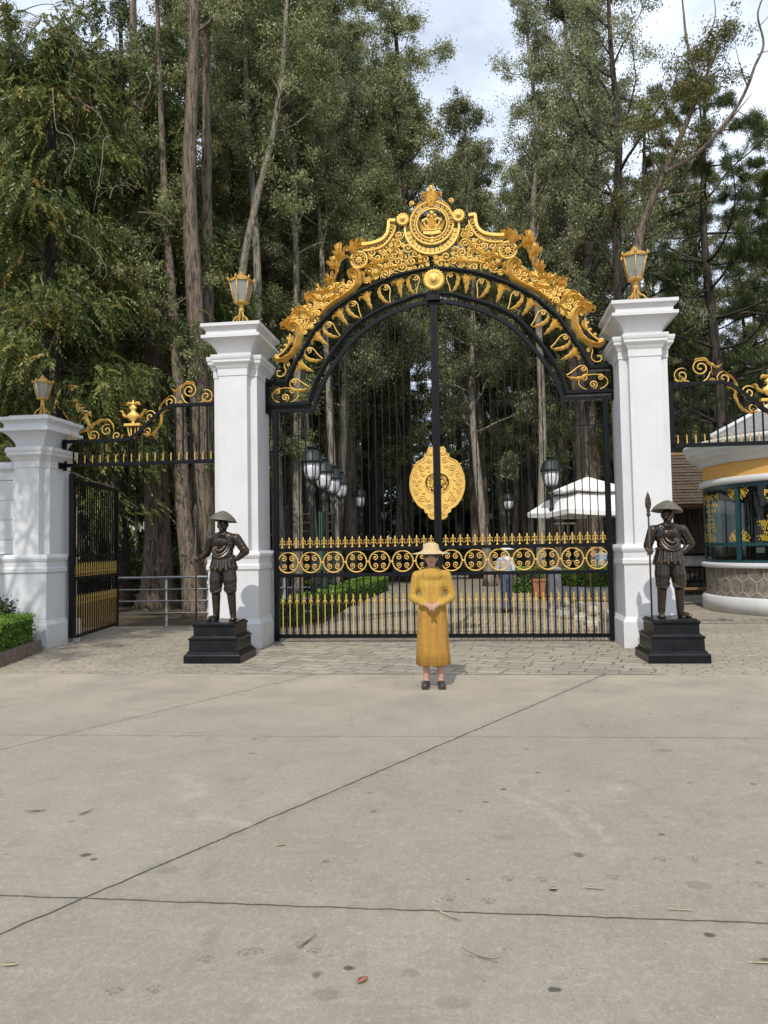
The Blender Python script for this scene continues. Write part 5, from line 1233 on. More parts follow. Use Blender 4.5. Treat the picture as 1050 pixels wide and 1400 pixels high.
# ---------------------------------------------------------------- hedges and planting
def hedge(name, poly, z0, z1, label, per, leaf='leaf_box', L=0.045, W=0.028, seed=2):
    h = empty(name); tag(h, label, 'hedge'); rg = np.random.default_rng(seed)
    cx = sum(p[0] for p in poly)/len(poly); cy = sum(p[1] for p in poly)/len(poly)
    ins = [(cx+(x-cx)*0.97, cy+(y-cy)*0.97) for x, y in poly]
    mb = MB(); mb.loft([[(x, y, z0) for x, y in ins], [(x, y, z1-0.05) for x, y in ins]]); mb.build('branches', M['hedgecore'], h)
    P = []; n = len(poly)
    for i in range(n):
        (x0, y0), (x1, y1) = poly[i], poly[(i+1) % n]; ln = math.hypot(x1-x0, y1-y0); m = int(per*ln*(z1-z0))
        t = rg.random(m); P.append(np.stack([x0+(x1-x0)*t, y0+(y1-y0)*t, z0+(z1-z0)*rg.random(m)], 1))
    xs = [p[0] for p in poly]; ys = [p[1] for p in poly]; m = int(per*1.3*(max(xs)-min(xs))*(max(ys)-min(ys)))
    T = np.stack([rg.uniform(min(xs), max(xs), m), rg.uniform(min(ys), max(ys), m), np.full(m, z1)], 1); T = T[[inside((a, b), poly) for a, b, _ in T]]; P.append(T)
    P = np.concatenate(P); P += rg.normal(0, 0.022, P.shape); n = len(P)
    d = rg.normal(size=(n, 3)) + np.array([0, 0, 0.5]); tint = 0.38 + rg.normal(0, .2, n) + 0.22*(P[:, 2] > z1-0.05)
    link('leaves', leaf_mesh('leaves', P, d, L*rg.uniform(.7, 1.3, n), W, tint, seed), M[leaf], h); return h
hp = [(-6.72, 12.1), (-6.38, 10.15), (-9.5, 9.9), (-9.5, 12.05)]
hedge('box_hedge', [(x, y) for x, y in hp], 0.17, 0.60, 'clipped bright green box hedge before the low left pillar', 3000)
k = empty('brick_kerb'); tag(k, 'low dull brick kerb under the clipped box hedge', 'kerb')
mb = MB(); mb.box(0, 0.12, -2.1, 0.0, 0, 0.09, Matrix.Translation((-6.70, 12.15, 0)) @ Matrix.Rotation(R(9.9), 4, 'Z')); mb.build('lower_course', M['brick'], k)
mb = MB(); mb.box(-0.03, 0.10, -2.1, 0.0, 0.091, 0.18, Matrix.Translation((-6.70, 12.15, 0)) @ Matrix.Rotation(R(9.9), 4, 'Z')); mb.build('upper_course', M['brick'], k)
sh = empty('shrub', (-7.15, 12.05, 0)); tag(sh, 'dark rounded shrub behind the box hedge against the white wall', 'shrub')
link('leaves', clumps_to_leaves('leaves', [(rng.gauss(-0.1, .16), rng.gauss(0, .1), rng.uniform(.35, .78)) for i in range(26)], 0.14, 160, 0.06, 0.025, 0, 1, 3), M['leaf_shade'], sh)
mb = MB()
for i in range(6): mb.tube([(rng.gauss(0, .05), 0, 0), (rng.gauss(-.05, .1), rng.gauss(0, .05), .4), (rng.gauss(-.1, .15), rng.gauss(0, .1), .7)], 0.01, 4)
mb.build('stems', M['bark'], sh)
hedge('clipped_hedge', [(-3.4, 15.55), (-2.95, 15.5), (-1.95, 29), (-2.9, 29)], 0.0, 0.52, 'long low hedge along the left side of the path inside', 900, 'leaf_box', 0.06, 0.035, 4)
hedge('clipped_hedge', [(2.55, 26.0), (3.5, 26.0), (3.9, 29), (2.7, 29)], 0.0, 0.78, 'short dark hedge behind the terracotta planter', 900, 'leaf_box', 0.07, 0.04, 5)
pp = empty('flower_planter', (0, 0, 0)); tag(pp, 'white walled planter of bright green plants beyond the right gate leaf', 'planter')
poly = [(3.45, 24.2), (3.45, 23.6), (4.1, 22.4), (6.2, 21.6), (6.2, 24.2)]
mb = MB(); mb.loft([[(x, y, 0) for x, y in poly], [(x, y, 0.38) for x, y in poly]]); mb.build('planter_wall', M['white'], pp)
C = []
rr_ = random.Random(3)
for i in range(400):
    x, y = rr_.uniform(3.5, 6.2), rr_.uniform(21.7, 24.2)
    if inside((x, y), poly): C.append((x, y, rr_.uniform(.42, .8)))
link('plants', clumps_to_leaves('plants', C, 0.15, 60, 0.11, 0.05, 0, 0.9, 4, None, 0.2, 0.6), M['leaf_box'], pp)
tp = empty('terracotta_planter', base(735, Y=24.0)); tag(tp, 'tapered terracotta planter with a dry plant inside the gate', 'planter')
M['terra'] = mat_simple('terracotta', (0.36, 0.14, 0.06), 0.8, 0, 0.2, 8)
mb = MB(); mb.loft([rect(0.15, 0.15, 0), rect(0.19, 0.19, 0.50), rect(0.215, 0.215, 0.50), rect(0.215, 0.215, 0.58), rect(0.18, 0.18, 0.58), rect(0.17, 0.17, 0.50)]); mb.build('pot', M['terra'], tp)
link('plant', clumps_to_leaves('plant', [(rng.gauss(0, .12), rng.gauss(0, .12), rng.uniform(.6, .95)) for i in range(22)], 0.12, 40, 0.08, 0.03, 0, 1, 5), M['leaf_yellow'], tp)
M['greystone'] = mat_simple('grey_stone', (0.27, 0.265, 0.25), 0.8, 0, 0.25, 6, 0.15)
M['palestone'] = mat_simple('pale_stone', (0.42, 0.40, 0.36), 0.8, 0, 0.25, 8, 0.2)
gp_ = empty('stone_post', base(757, Y=17.9)); tag(gp_, 'plain grey square stone post inside the right gate leaf', 'post')
mb = MB(); mb.loft([rect(.16, .16, 0), rect(.16, .16, .10), rect(.13, .13, .12), rect(.13, .13, .98)]); mb.build('shaft', M['greystone'], gp_)
mb = MB(); mb.loft([rect(.13, .13, .981), rect(.155, .155, .99), rect(.155, .155, 1.05), rect(.08, .08, 1.10)]); mb.build('cap', M['greystone'], gp_)
for (px, Y, d) in ((772, 17.8, 'farthest of the four white stone balls beside the right pillar'), (791, 16.6, 'third white stone ball from the gate, beside the path'), (808, 15.4, 'second white stone ball from the gate, beside the path'), (826, 14.4, 'nearest white stone ball just inside the right gate leaf')):
    o = empty('stone_ball', base(px, Y=Y)); tag(o, d, 'stone ball', 'white stone balls on plinths')
    mb = MB(); mb.loft([rect(.17, .17, 0), rect(.17, .17, .07), rect(.14, .14, .09), rect(.14, .14, .16), rect(.15, .15, .18)]); mb.build('base', M['palestone'], o)
    mb = MB(); mb.ell((0, 0, .285), .115, .115, .11); mb.build('ball', M['palestone'], o)

# ---------------------------------------------------------------- lamps, railing, parasol, boards
M['lampmetal'] = mat_simple('dark_green_cast_iron', (0.020, 0.028, 0.024), 0.5, 0.2, 0.3, 10)
M['lampglass'] = mat_simple('milky_lamp_glass', (0.66, 0.66, 0.68), 0.35, 0, 0.05, 4)
def lamp(X, Y, label, first=None, h=1.0):
    if first is not None: o = copy_tree(first); o.location = (X, Y, 0); o['label'] = label; o.scale = (1, 1, h); return o
    o = empty('street_lamp', (X, Y, 0)); tag(o, label, 'street lamp', 'green lamps lining the path'); o.scale = (1, 1, h)
    mb = MB(); mb.lathe([(.16, 0), (.16, .12), (.12, .16), (.10, .5), (.07, .58), (.09, .62), (.06, .7), (.05, 2.6), (.08, 2.66), (.05, 2.72), (.05, 2.95), (.10, 3.05), (.05, 3.12), (.05, 3.2), (.13, 3.28), (.13, 3.30)], 12); mb.build('post', M['lampmetal'], o)
    mb = MB(); mb.lathe([(.12, 3.30), (.17, 3.38), (.20, 3.55), (.205, 3.70)], 16); mb.build('glass', M['lampglass'], o)
    mb = MB()
    for k in range(6):
        a = 2*PI*k/6; d = Vector((math.cos(a), math.sin(a), 0)); mb.tube([d*.13+Vector((0, 0, 3.29)), d*.185+Vector((0, 0, 3.38)), d*.215+Vector((0, 0, 3.55)), d*.22+Vector((0, 0, 3.72))], .013, 4)
    mb.lathe([(.27, 3.70), (.29, 3.73), (.27, 3.77), (.25, 3.80), (.22, 3.92), (.15, 4.00), (.10, 4.02), (.002, 4.021)], 18); hd_ = mb.build('hood', M['lampmetal'], o)
    mb = MB(); mb.lathe([(.10, 4.022), (.10, 4.07), (.14, 4.09), (.07, 4.13), (.03, 4.15), (.03, 4.19), (.002, 4.22)], 14); mb.build('finial', M['lampmetal'], hd_)
    return o
l0 = lamp(-3.0, 18.0, 'nearest street lamp of the left row behind the gate, largest head')
for X, Y, lb in ((-3.0, 19.8, 'second street lamp in the tight group at left'), (-3.0, 21.6, 'third street lamp in the tight group at left'), (-3.0, 23.3, 'last street lamp in the tight group at left'), (-3.0, 29, 'lone street lamp beyond the tight group at left'), (-3.0, 41.7, 'small distant street lamp left of the gate middle'), (-3.0, 53, 'smallest street lamp at left, almost at the gate middle'),
                 (3.0, 20, 'nearest street lamp of the right row, beside the parasol'), (3.0, 32, 'street lamp of the right row midway between lock plate and parasol'), (3.0, 44, 'distant street lamp of the right row near the lock plate'), (3.0, 54, 'farthest street lamp of the right row')):
    lamp(X, Y, lb, l0, 0.96 if X > 0 else 0.98)
rl = empty('steel_railing', (0, 0, 0)); tag(rl, 'steel four rail barrier between the side gate and the path hedge', 'railing')
for z in (1.06, .80, .55, .29):
    mb = MB(); r = .026 if z > 1 else .014; mb.tube([(-7.1, 16.05, z), (-2.75, 16.05, z)], r, 8); mb.build('rail', M['steel'], rl)
for x, r in ((-7.05, .025), (-5.92, .025), (-5.0, .025), (-4.1, .025), (-3.3, .05)):
    mb = MB(); mb.lathe([(r*2, 0), (r*2, .02), (r, .025), (r, 1.04), (r*.5, 1.05)], 10, (x, 16.09, 0)); mb.build('post', M['steel'], rl)
M['canvas'] = mat_simple('white_canvas', (0.80, 0.79, 0.75), 0.85, 0, 0.04, 3)
M['wood'] = mat_simple('oiled_wood', (0.22, 0.115, 0.05), 0.6, 0, 0.3, 10, 0.15)
M['woodlight'] = mat_simple('pale_wood_slats', (0.125, 0.092, 0.06), 0.7, 0, 0.3, 10, 0.15)
pa = empty('parasol', base(806, Y=20.5), R(18)); tag(pa, 'white two-tier square parasol behind the right gate leaf', 'parasol')
def tier(zs, name, val=0.0):
    mb = MB(); rings = []
    for r, z in zs:
        ring = []
        for k in range(32):
            t = k/32*4; i = int(t); f = t-i; cs = [(-1, -1), (1, -1), (1, 1), (-1, 1), (-1, -1)]; x = cs[i][0]+(cs[i+1][0]-cs[i][0])*f; y = cs[i][1]+(cs[i+1][1]-cs[i][1])*f
            ring.append((x*r, y*r, z - 0.05*math.sin(PI*f)*r))
        rings.append(ring)
    mb.loft(rings, False, True, False); o = mb.build(name, M['canvas'], pa)
tier([(1.20, 2.40), (1.21, 2.52), (0.86, 2.80), (0.60, 2.96), (0.56, 2.94), (1.18, 2.49)], 'canopy'); tier([(0.76, 3.01), (0.77, 3.06), (0.4, 3.24), (0.03, 3.42), (0.02, 3.38), (0.74, 3.02)], 'top_vent')
mb = MB(); mb.tube([(0, 0, 0.06), (0, 0, 3.4)], .028, 8); mb.lathe([(.02, 3.40), (.04, 3.43), (.03, 3.47), (.002, 3.5)], 8); mb.build('pole', M['woodlight'], pa)
mb = MB(); mb.loft([rect(.3, .3, 0), rect(.3, .3, .06), rect(.06, .06, .1)]); mb.build('base', M['greystone'], pa)
for k in range(4):
    a = PI/4+k*PI/2; mb = MB(); mb.tube([(0, 0, 2.9), (1.16*1.41*math.cos(a), 1.16*1.41*math.sin(a), 2.45)], .016, 5); mb.build('rib', M['woodlight'], pa)
M['greenboard'] = mat_simple('green_painted_board', (0.018, 0.10, 0.055), 0.5, 0, 0.2, 5)
gb = empty('green_board', base(441, Y=22.5)); tag(gb, 'narrow green board in a tan timber frame under the lamp group', 'board')
mb = MB(); mb.box(-.10, .10, -.02, .02, 1.0, 2.75); mb.build('panel', M['greenboard'], gb)
for x in (-.25, .16, .42, -.62):
    mb = MB(); mb.box(x-.025, x+.025, -.03, .03, 0, 3.0 if x < .4 else 2.8); mb.build('post', M['woodlight'], gb)
for i in range(7):
    mb = MB(); z = 1.1+i*.26; mb.box(-.60, -.27, -.02, .02, z, z+.05); mb.build('rung', M['bark_dark'], gb)
    mb = MB(); mb.box(.18, .40, -.02, .02, z, z+.05); mb.build('rung', M['bark_dark'], gb)
ch = empty('wooden_trellis', base(772, Y=23.5)); tag(ch, 'small light wooden trellis standing under the parasol', 'trellis')
mb = MB()
for x in (-.35, -.12, .12, .35): mb.box(x-.03, x+.03, -.02, .02, 0, 2.3)
for z in (.3, 1.1, 1.8, 2.25): mb.box(-.38, .38, -.041, -.021, z, z+.05)
mb.build('lattice_frame', M['woodlight'], ch); mb = MB(); mb.box(-.4, .4, .021, .04, .1, .4); mb.build('board', M['wood'], ch)

# ---------------------------------------------------------------- ticket booth
BC = Vector((9.10, 18.5, 0)); BR = 2.6
tb = empty('ticket_booth', BC); tag(tb, 'round ticket booth with ochre band, white cornice and hexagon stone foot', 'ticket booth')
def ringwall(mb, r, z0, z1, a0=0, a1=360, th=0.1, n=96):
    k = max(2, int(n*(a1-a0)/360)); rings = []
    for i in range(k+1):
        a = R(a0+(a1-a0)*i/k); d = Vector((math.cos(a), math.sin(a), 0)); rings.append([d*(r-th)+Vector((0, 0, z0)), d*r+Vector((0, 0, z0)), d*r+Vector((0, 0, z1)), d*(r-th)+Vector((0, 0, z1))])
    mb.loft(rings)
def hexmat():
    m, nt = newmat('hexagon_stone_cladding'); n = N(nt); co = n.coord(); x = n.n('ShaderNodeSeparateXYZ'); n.L.new(co, x.inputs[0])
    u = n.math('MULTIPLY', n.math('ARCTAN2', x.outputs[1], x.outputs[0]), BR); S_ = 0.36
    U = n.math('DIVIDE', u, S_); Vv = n.math('DIVIDE', n.math('ADD', x.outputs[2], 0.02), S_)
    def hexd(ou, ov):
        a = n.math('SUBTRACT', n.math('FRACT', n.math('ADD', U, ou)), 0.5); hv = 1.7320508
        b = n.math('MULTIPLY', n.math('SUBTRACT', n.math('FRACT', n.math('ADD', n.math('DIVIDE', Vv, hv), ov)), 0.5), hv)
        a, b = n.math('ABSOLUTE', a), n.math('ABSOLUTE', b)
        return n.math('MAXIMUM', a, n.math('ADD', n.math('MULTIPLY', a, 0.5), n.math('MULTIPLY', b, 0.8660254)))
    d = n.math('MINIMUM', hexd(0, 0), hexd(0.5, 0.5))
    f = n.noise(co, 7, 6, .7); cc = n.ramp(f, [(.3, (.07, .058, .043)), (.5, (.20, .17, .13)), (.7, (.33, .29, .23))])
    rim = n.mrange(d, 0.43, 0.455); cc = n.mix(n.math('MULTIPLY', rim, .9), cc, (.46, .41, .33)); grout = n.mrange(d, .485, .493); cc = n.mix(n.math('MULTIPLY', grout, .8), cc, (.10, .09, .07))
    h = n.math('ADD', n.math('MULTIPLY', n.noise(co, 24, 5), .4), n.math('SUBTRACT', n.math('MULTIPLY', rim, 1.2), n.math('MULTIPLY', grout, 1.6)))
    n.out(n.principled(cc, .85, 0, n.bump(h, .9, .03), .3).outputs[0]); return m
M['hex'] = hexmat()
M['ochre'] = mat_simple('ochre_wall_paint', (0.62, 0.345, 0.085), 0.75, 0, 0.06, 3, 0.05)
M['teal'] = mat_simple('dark_teal_frame_paint', (0.012, 0.055, 0.060), 0.4, 0, 0.15, 8)
M['shingle'] = mat_simple('grey_roof_shingle', (0.23, 0.225, 0.215), 0.85, 0, 0.2, 9, 0.2)
M['inner'] = mat_simple('dim_interior_wall', (0.10, 0.088, 0.065), 0.9, 0, 0.2, 2)
M['innerdark'] = mat_simple('dark_interior_door', (0.015, 0.02, 0.024), 0.6)
M['letter'] = mat_simple('gold_vinyl_lettering', (0.72, 0.50, 0.05), 0.5, 0, 0.05, 5)
def mat_glass():
    m, nt = newmat('window_glass'); n = N(nt)
    t = n.n('ShaderNodeBsdfTransparent'); t.inputs[0].default_value = (0.50, 0.54, 0.53, 1); g = n.n('ShaderNodeBsdfGlossy'); g.inputs['Roughness'].default_value = 0.02
    f = n.n('ShaderNodeFresnel'); f.inputs[0].default_value = 1.5; x = n.n('ShaderNodeMixShader'); n.L.new(n.math('ADD', n.math('MULTIPLY', f.outputs[0], 0.5), 0.015), x.inputs[0]); n.L.new(t.outputs[0], x.inputs[1]); n.L.new(g.outputs[0], x.inputs[2]); n.out(x.outputs[0]); return m
M['glass'] = mat_glass()
mb = MB(); mb.lathe([(BR+.10, 0), (BR+.10, .33), (BR+.06, .37), (BR-.3, .371)], 96); mb.build('base', M['white'], tb)
mb = MB(); ringwall(mb, BR, .372, 1.02); mb.build('stone_wall', M['hex'], tb)
mb = MB(); mb.lathe([(BR-.3, 1.021), (BR+.07, 1.022), (BR+.09, 1.05), (BR+.09, 1.12), (BR+.05, 1.14), (BR-.3, 1.141)], 96); mb.build('sill', M['white'], tb)
mb = MB(); ringwall(mb, BR, 1.142, 1.20, th=.06); ringwall(mb, BR, 1.52, 1.59, th=.05); ringwall(mb, BR, 2.84, 2.93, th=.06)
for a in range(4, 360, 50):
    d = Vector((math.cos(R(a)), math.sin(R(a)), 0)); mb.bar(d*(BR-.025)+Vector((0, 0, 1.19)), d*(BR-.025)+Vector((0, 0, 2.85)), .085, .085, d)
mb.build('window_frame', M['teal'], tb)
mb = MB(); n = 120
mb.add([((BR-.035)*math.cos(2*PI*i/n), (BR-.035)*math.sin(2*PI*i/n), z) for z in (1.19, 2.85) for i in range(n)], [(i, (i+1) % n, n+(i+1) % n, n+i) for i in range(n)], True); mb.build('glass', M['glass'], tb)
mb = MB(); mb.lathe([(BR-.1, 2.931), (BR+.06, 2.932), (BR+.09, 2.95), (BR+.09, 3.05), (BR+.05, 3.085), (BR-.1, 3.086)], 96); mb.build('lintel_band', M['white'], tb)
mb = MB(); ringwall(mb, BR, 3.087, 3.42); mb.build('ochre_band', M['ochre'], tb)
DZ = -0.24
mb = MB(); mb.lathe([(r_, z_+DZ) for r_, z_ in [(BR-.1, 3.661), (BR+.05, 3.662), (BR+.07, 3.72), (BR+.15, 3.80), (BR+.24, 3.84), (BR+.26, 3.86), (BR+.26, 3.90), (BR+.33, 3.94), (BR+.36, 3.97), (BR+.36, 4.04), (BR+.40, 4.06), (BR+.43, 4.12), (BR+.43, 4.18), (BR-.1, 4.181)]], 96); mb.build('cornice', M['white'], tb)
mb = MB(); mb.lathe([(BR+.10, 4.182+DZ), (BR+.10, 4.30+DZ), (BR+.0, 4.34+DZ), (.3, 5.5+DZ), (.001, 5.55+DZ)], 8, smooth=False, ph=R(10)); RF = mb.build('roof', M['shingle'], tb)
for k in range(8):
    a = R(10)+2*PI*k/8; d = Vector((math.cos(a), math.sin(a), 0)); mb = MB(); mb.tube([d*(BR+.12)+Vector((0, 0, 4.33+DZ)), d*.3+Vector((0, 0, 5.52+DZ))], .06, 6); mb.build('hip', M['white'], RF)
mb = MB(); mb.lathe([(.001, 2.87), (BR-.12, 2.87), (BR-.12, 2.91), (.001, 2.92)], 48); mb.build('ceiling', M['inner'], tb)
mb = MB(); mb.box(-.05, .05, -2.3, 2.3, .40, 2.86, Matrix.Rotation(R(-62), 4, 'Z') @ Matrix.Translation((.6, 0, 0))); mb.build('partition', M['inner'], tb)
mb = MB(); mb.box(-.03, .03, -.5, .5, .42, 2.5, Matrix.Rotation(R(-62), 4, 'Z') @ Matrix.Translation((.52, -0.75, 0))); mb.build('inner_door', M['innerdark'], tb)
mb = MB(); ringwall(mb, BR-.08, 1.145, 1.18, 130, 300, .55); mb.build('counter', M['wood'], tb)
M['paper'] = mat_simple('white_paper', (.75, .75, .75), .7)
pr_ = empty('desk_printer', BC+Vector((2.2*math.cos(R(211)), 2.2*math.sin(R(211)), 1.181)), R(120)); tag(pr_, 'small black printer with white paper on the booth counter', 'printer')
mb = MB(); mb.bbox(-.16, .16, -.12, .12, 0, .18, .02); mb.build('case', M['innerdark'], pr_); mb = MB(); mb.box(-.11, .11, -.26, -.10, .05, .055); mb.box(-.1, .1, .06, .08, .18, .30); mb.build('paper', M['paper'], pr_)
def cyl_text(lines, ang, parent):
    vs = []; fs = []
    for (txt, z, size, bold, dx) in lines:
        cu = bpy.data.curves.new('t', 'FONT'); cu.body = txt; cu.size = size; cu.offset = bold; cu.align_x = 'CENTER'; cu.resolution_u = 2
        t = bpy.data.objects.new('t', cu); col.objects.link(t); dg = bpy.context.evaluated_depsgraph_get(); dg.update()
        me = bpy.data.meshes.new_from_object(t.evaluated_get(dg)); bpy.data.objects.remove(t)
        b = len(vs)
        for v in me.vertices:
            a = R(ang) + (v.co.x + dx)/BR; r_ = BR-0.026; vs.append((r_*math.cos(a), r_*math.sin(a), z+v.co.y))
        for p in me.polygons: fs.append(tuple(b+i for i in p.vertices))
        bpy.data.meshes.remove(me)
    mb = MB(); mb.add(vs, fs); mb.build('lettering', M['letter'], parent)
TX = [('PHÒNG VÉ', 2.608, .19, 0.0024, 0), ('Ticket office', 2.446, .17, 0.0020, 0), ('BẢNG GIÁ VÉ', 2.320, .11, 0.0012, 0), ('Price', 2.221, .10, 0.0012, 0), ('VÉ VÀO CỔNG', 2.122, .09, 0.0008, -.12),
      ('• NGƯỜI LỚN / ADULT', 2.014, .09, 0.0012, -.2), ('• TRẺ EM / CHILDREN', 1.938, .09, 0.0012, -.2), ('VÉ NGƯỜI LỚN / ADULT', 1.861, .08, 0.0008, -.1), ('Package / Combo', 1.780, .085, 0.0012, -.2), ('• NGƯỜI LỚN / ADULT', 1.699, .09, 0.0012, -.2), ('• TRẺ EM / CHILDREN', 1.627, .09, 0.0012, -.2)]
cyl_text(TX, 229, tb); cyl_text(TX, 179, tb)
def corner(mb, a, z, su, sz):
    def W(u, v): aa = R(a)+su*u/BR; r_ = BR-.024; return Vector((r_*math.cos(aa), r_*math.sin(aa), z+sz*v))
    for P in ([(0.03, .02), (.10, .06), (.20, .05), (.24, .10)], [(.03, .03), (.06, .12), (.04, .22), (.07, .26)], [(.04, .04), (.12, .13), (.16, .20), (.13, .22)], [(.08, .03), (.16, .02), (.22, .0)], [(.1, .1), (.17, .11), (.20, .15)], [(.07, .12), (.11, .17), (.09, .21)]):
        mb.tube(catmull([W(*p) for p in P], 4), .007, 4)
    for u, v in ((.24, .10), (.07, .26), (.13, .22), (.2, .15), (.1, .08)): mb.ell(W(u, v), .012, .012, .012, n=6, m=4)
mb = MB()
for a in (154, 204, 254):
    for su in (-1, 1): corner(mb, a+su*1.2, 2.83, su, -1); corner(mb, a+su*1.2, 1.61, su, 1)
mb.build('corner_ornament', M['letter'], tb)
# things beside the booth
kb = empty('slatted_kiosk', (7.35, 23.2, 0)); tag(kb, 'brown slatted timber kiosk between the right pillar and the booth', 'kiosk')
mb = MB()
for i in range(17): z = 2.75+i*.082; mb.box(-1.4, 1.4, -.9-.025*((i*7) % 3), -.84, z, z+.062)
mb.build('slat_fascia', M['woodlight'], kb)
mb = MB(); mb.box(-1.45, 1.45, -.85, 1.2, 4.16, 4.24); mb.box(-1.4, 1.4, -.8, 1.2, 2.66, 2.74); mb.build('roof', M['wood'], kb)
for x in (-1.3, 1.3):
    mb = MB(); mb.box(x-.06, x+.06, -.8, -.68, 0, 2.66); mb.build('post', M['wood'], kb)
mb = MB(); mb.box(-1.4, 1.4, 1.1, 1.2, 0, 2.66); mb.build('back_wall', M['bark_dark'], kb)
lr = empty('low_railing', (6.75, 21.0, 0)); tag(lr, 'low black railing with a pale panel beside the ticket booth', 'railing')
mb = MB(); mb.box(-.9, .7, -.02, .02, .93, .97); mb.box(-.9, .7, -.02, .02, .55, .59)
for i in range(13): x = -.88+i*.13; mb.box(x-.012, x+.012, -.012, .012, .55, .95)
mb.box(-.9, -.86, -.02, .02, 0, 1.3); mb.box(.66, .70, -.02, .02, 0, 1.3); mb.box(-.9, .7, -.025, .025, 1.27, 1.32); mb.build('frame', M['black'], lr)
mb = MB(); mb.box(-.85, .65, .021, .04, .98, 1.26); mb.build('pale_panel', M['palestone'], lr)
be = empty('bench', (6.7, 20.2, 0)); tag(be, 'dark slatted bench before the low railing beside the booth', 'bench')
mb = MB()
for i in range(4): mb.box(-.8, .7, -.2+i*.11, -.11+i*.11, .40, .44)
mb.build('seat', M['wood'], be)
for x in (-.7, .6):
    mb = MB(); mb.box(x-.03, x+.03, -.2, -.14, 0, .40); mb.box(x-.03, x+.03, .14, .2, 0, .40); mb.build('leg', M['black'], be)

# ---------------------------------------------------------------- people
M['skin'] = mat_simple('skin', (0.45, 0.26, 0.18), 0.55, 0, 0.06, 10)
M['straw'] = mat_simple('woven_straw', (0.50, 0.38, 0.20), 0.85, 0, 0.2, 40, 0.4)
M['lips'] = mat_simple('lips', (0.32, 0.10, 0.08), 0.5)
M['hair'] = mat_simple('dark_hair', (0.012, 0.010, 0.009), 0.45, 0, 0.3, 30)
def person(loc, rz, H, label, top, low, skirt=True, hat=None, shoes=(0.03, 0.026, 0.024), pose='clasp'):
    p = empty('person', loc, rz); tag(p, label, 'person'); k = H/1.65; p.scale = (k,)*3
    b = MB(); hz = 1.53
    b.ell((0, 0, hz), .072, .088, .105); b.capsule((0, -.02, hz-.05), (0, -.04, hz-.075), .052, .034); b.capsule((0, -.084, hz+.015), (0, -.102, hz-.022), .009, .013)
    b.capsule((-.02, -.085, hz-.05), (.02, -.085, hz-.05), .008, .008)
    for s in (-1, 1): b.ell((s*.073, .005, hz), .011, .02, .03); b.ell((s*.028, -.082, hz+.018), .013, .008, .009)
    b.capsule((0, 0.01, 1.45), (0, .015, 1.34), .048, .055); b.capsule((-.13, .015, 1.33), (.13, .015, 1.33), .05, .05); b.capsule((0, .01, 1.3), (0, .01, .92), .12, .13)
    for s in (-1, 1):
        b.capsule((s*.085, .01, .9), (s*.085, -.005, .48), .085, .055); b.capsule((s*.085, -.005, .48), (s*.085, .02, .08), .054, .036); b.capsule((s*.085, .03, .05), (s*.10, -.12, .035), .04, .035)
        sh = Vector((s*.175, .015, 1.31)); el = Vector((s*.235, .05, 1.06)); wr = Vector((s*.06, -.17, .98)) if pose == 'clasp' else Vector((s*.255, -.02, .83))
        b.capsule(sh, el, .05, .04); b.capsule(el, wr, .039, .026); d = (wr-el).normalized(); hd = wr + d*.05; b.capsule(wr, hd, .026, .03)
        up = Vector((0, 0, 1)) if pose == 'clasp' else Vector((0, 1, 0))
        for i in range(4):
            o = up*(.024-.016*i); c = Vector((-s*.02, -.03, 0)) if pose == 'clasp' else Vector((0, -.01, -.03)); L_ = (.9, 1, .95, .8)[i]
            b.tube([hd+o, hd+o+d*.045*L_, hd+o+d*.065*L_+c*.7, hd+o+d*.06*L_+c*1.5], .0095, 5)
        b.tube([wr+d*.02+up*.02, wr+d*.05+up*.045, wr+d*.08+up*.045], .010, 5)
    bd = blob('body', b, .010, M['skin'], p, 2)
    c = MB(); c.capsule((-.135, .015, 1.322), (.135, .015, 1.322), .068, .068); c.capsule((-.05, .012, 1.365), (.05, .012, 1.365), .062, .062); c.ell((0, -.02, 1.32), .135, .108, .095); c.ell((0, .005, 1.2), .165, .128, .14); c.capsule((0, .01, 1.2), (0, .01, .95), .14, .15)
    for s in (-1, 1): c.capsule((s*.172, .015, 1.316), (s*.236, .05, 1.07), .064, .054); 
    for s in (-1, 1):
        if pose == 'clasp': c.capsule((s*.235, .05, 1.06), (s*.10, -.13, .99), .052, .04)
    blob('top', c, .012, top, p, 3)
    c = MB()
    if skirt:
        prof = [(.152, .99), (.168, .92), (.178, .82), (.182, .65), (.188, .45), (.198, .27), (.188, .265), (.12, .6)]
        rings = [[Vector((r*math.cos(2*PI*i/48)*(1+(.075*math.sin(7*2*PI*i/48)+.05*math.sin(11*2*PI*i/48+1))*(1-z)), .01+.78*r*math.sin(2*PI*i/48)*(1+(.075*math.sin(7*2*PI*i/48)+.05*math.sin(11*2*PI*i/48+1))*(1-z)), z)) for i in range(48)] for r, z in prof]
        c.loft(rings, True, True, False); c.build('skirt', low, p)
    else:
        c.capsule((0, .01, .98), (0, .01, .88), .15, .155)
        for s in (-1, 1): c.capsule((s*.08, .01, .9), (s*.085, 0, .48), .098, .075); c.capsule((s*.085, 0, .48), (s*.085, .02, .11), .075, .06)
        blob('trousers', c, .012, low, p, 3)
    for s in (-1, 1):
        e_ = MB(); e_.ell((s*.027, -.0855, hz+.016), .012, .007, .0055); e_.build('eye', M['hair'], bd)
        e_ = MB(); e_.tube([(s*.014, -.088, hz+.036), (s*.028, -.089, hz+.040), (s*.044, -.078, hz+.035)], .0035, 5); e_.build('eyebrow', M['hair'], bd)
    e_ = MB(); e_.ell((0, -.0905, hz-.049), .022, .007, .007); e_.build('lips', M['lips'], bd)
    h = MB(); h.ell((0, .008, hz+.034), .086, .095, .10); h.capsule((0, .07, hz), (0, .08, hz-.17), .07, .05)
    for s in (-1, 1): h.capsule((s*.065, .03, hz+.03), (s*.07, .045, hz-.13), .03, .025)
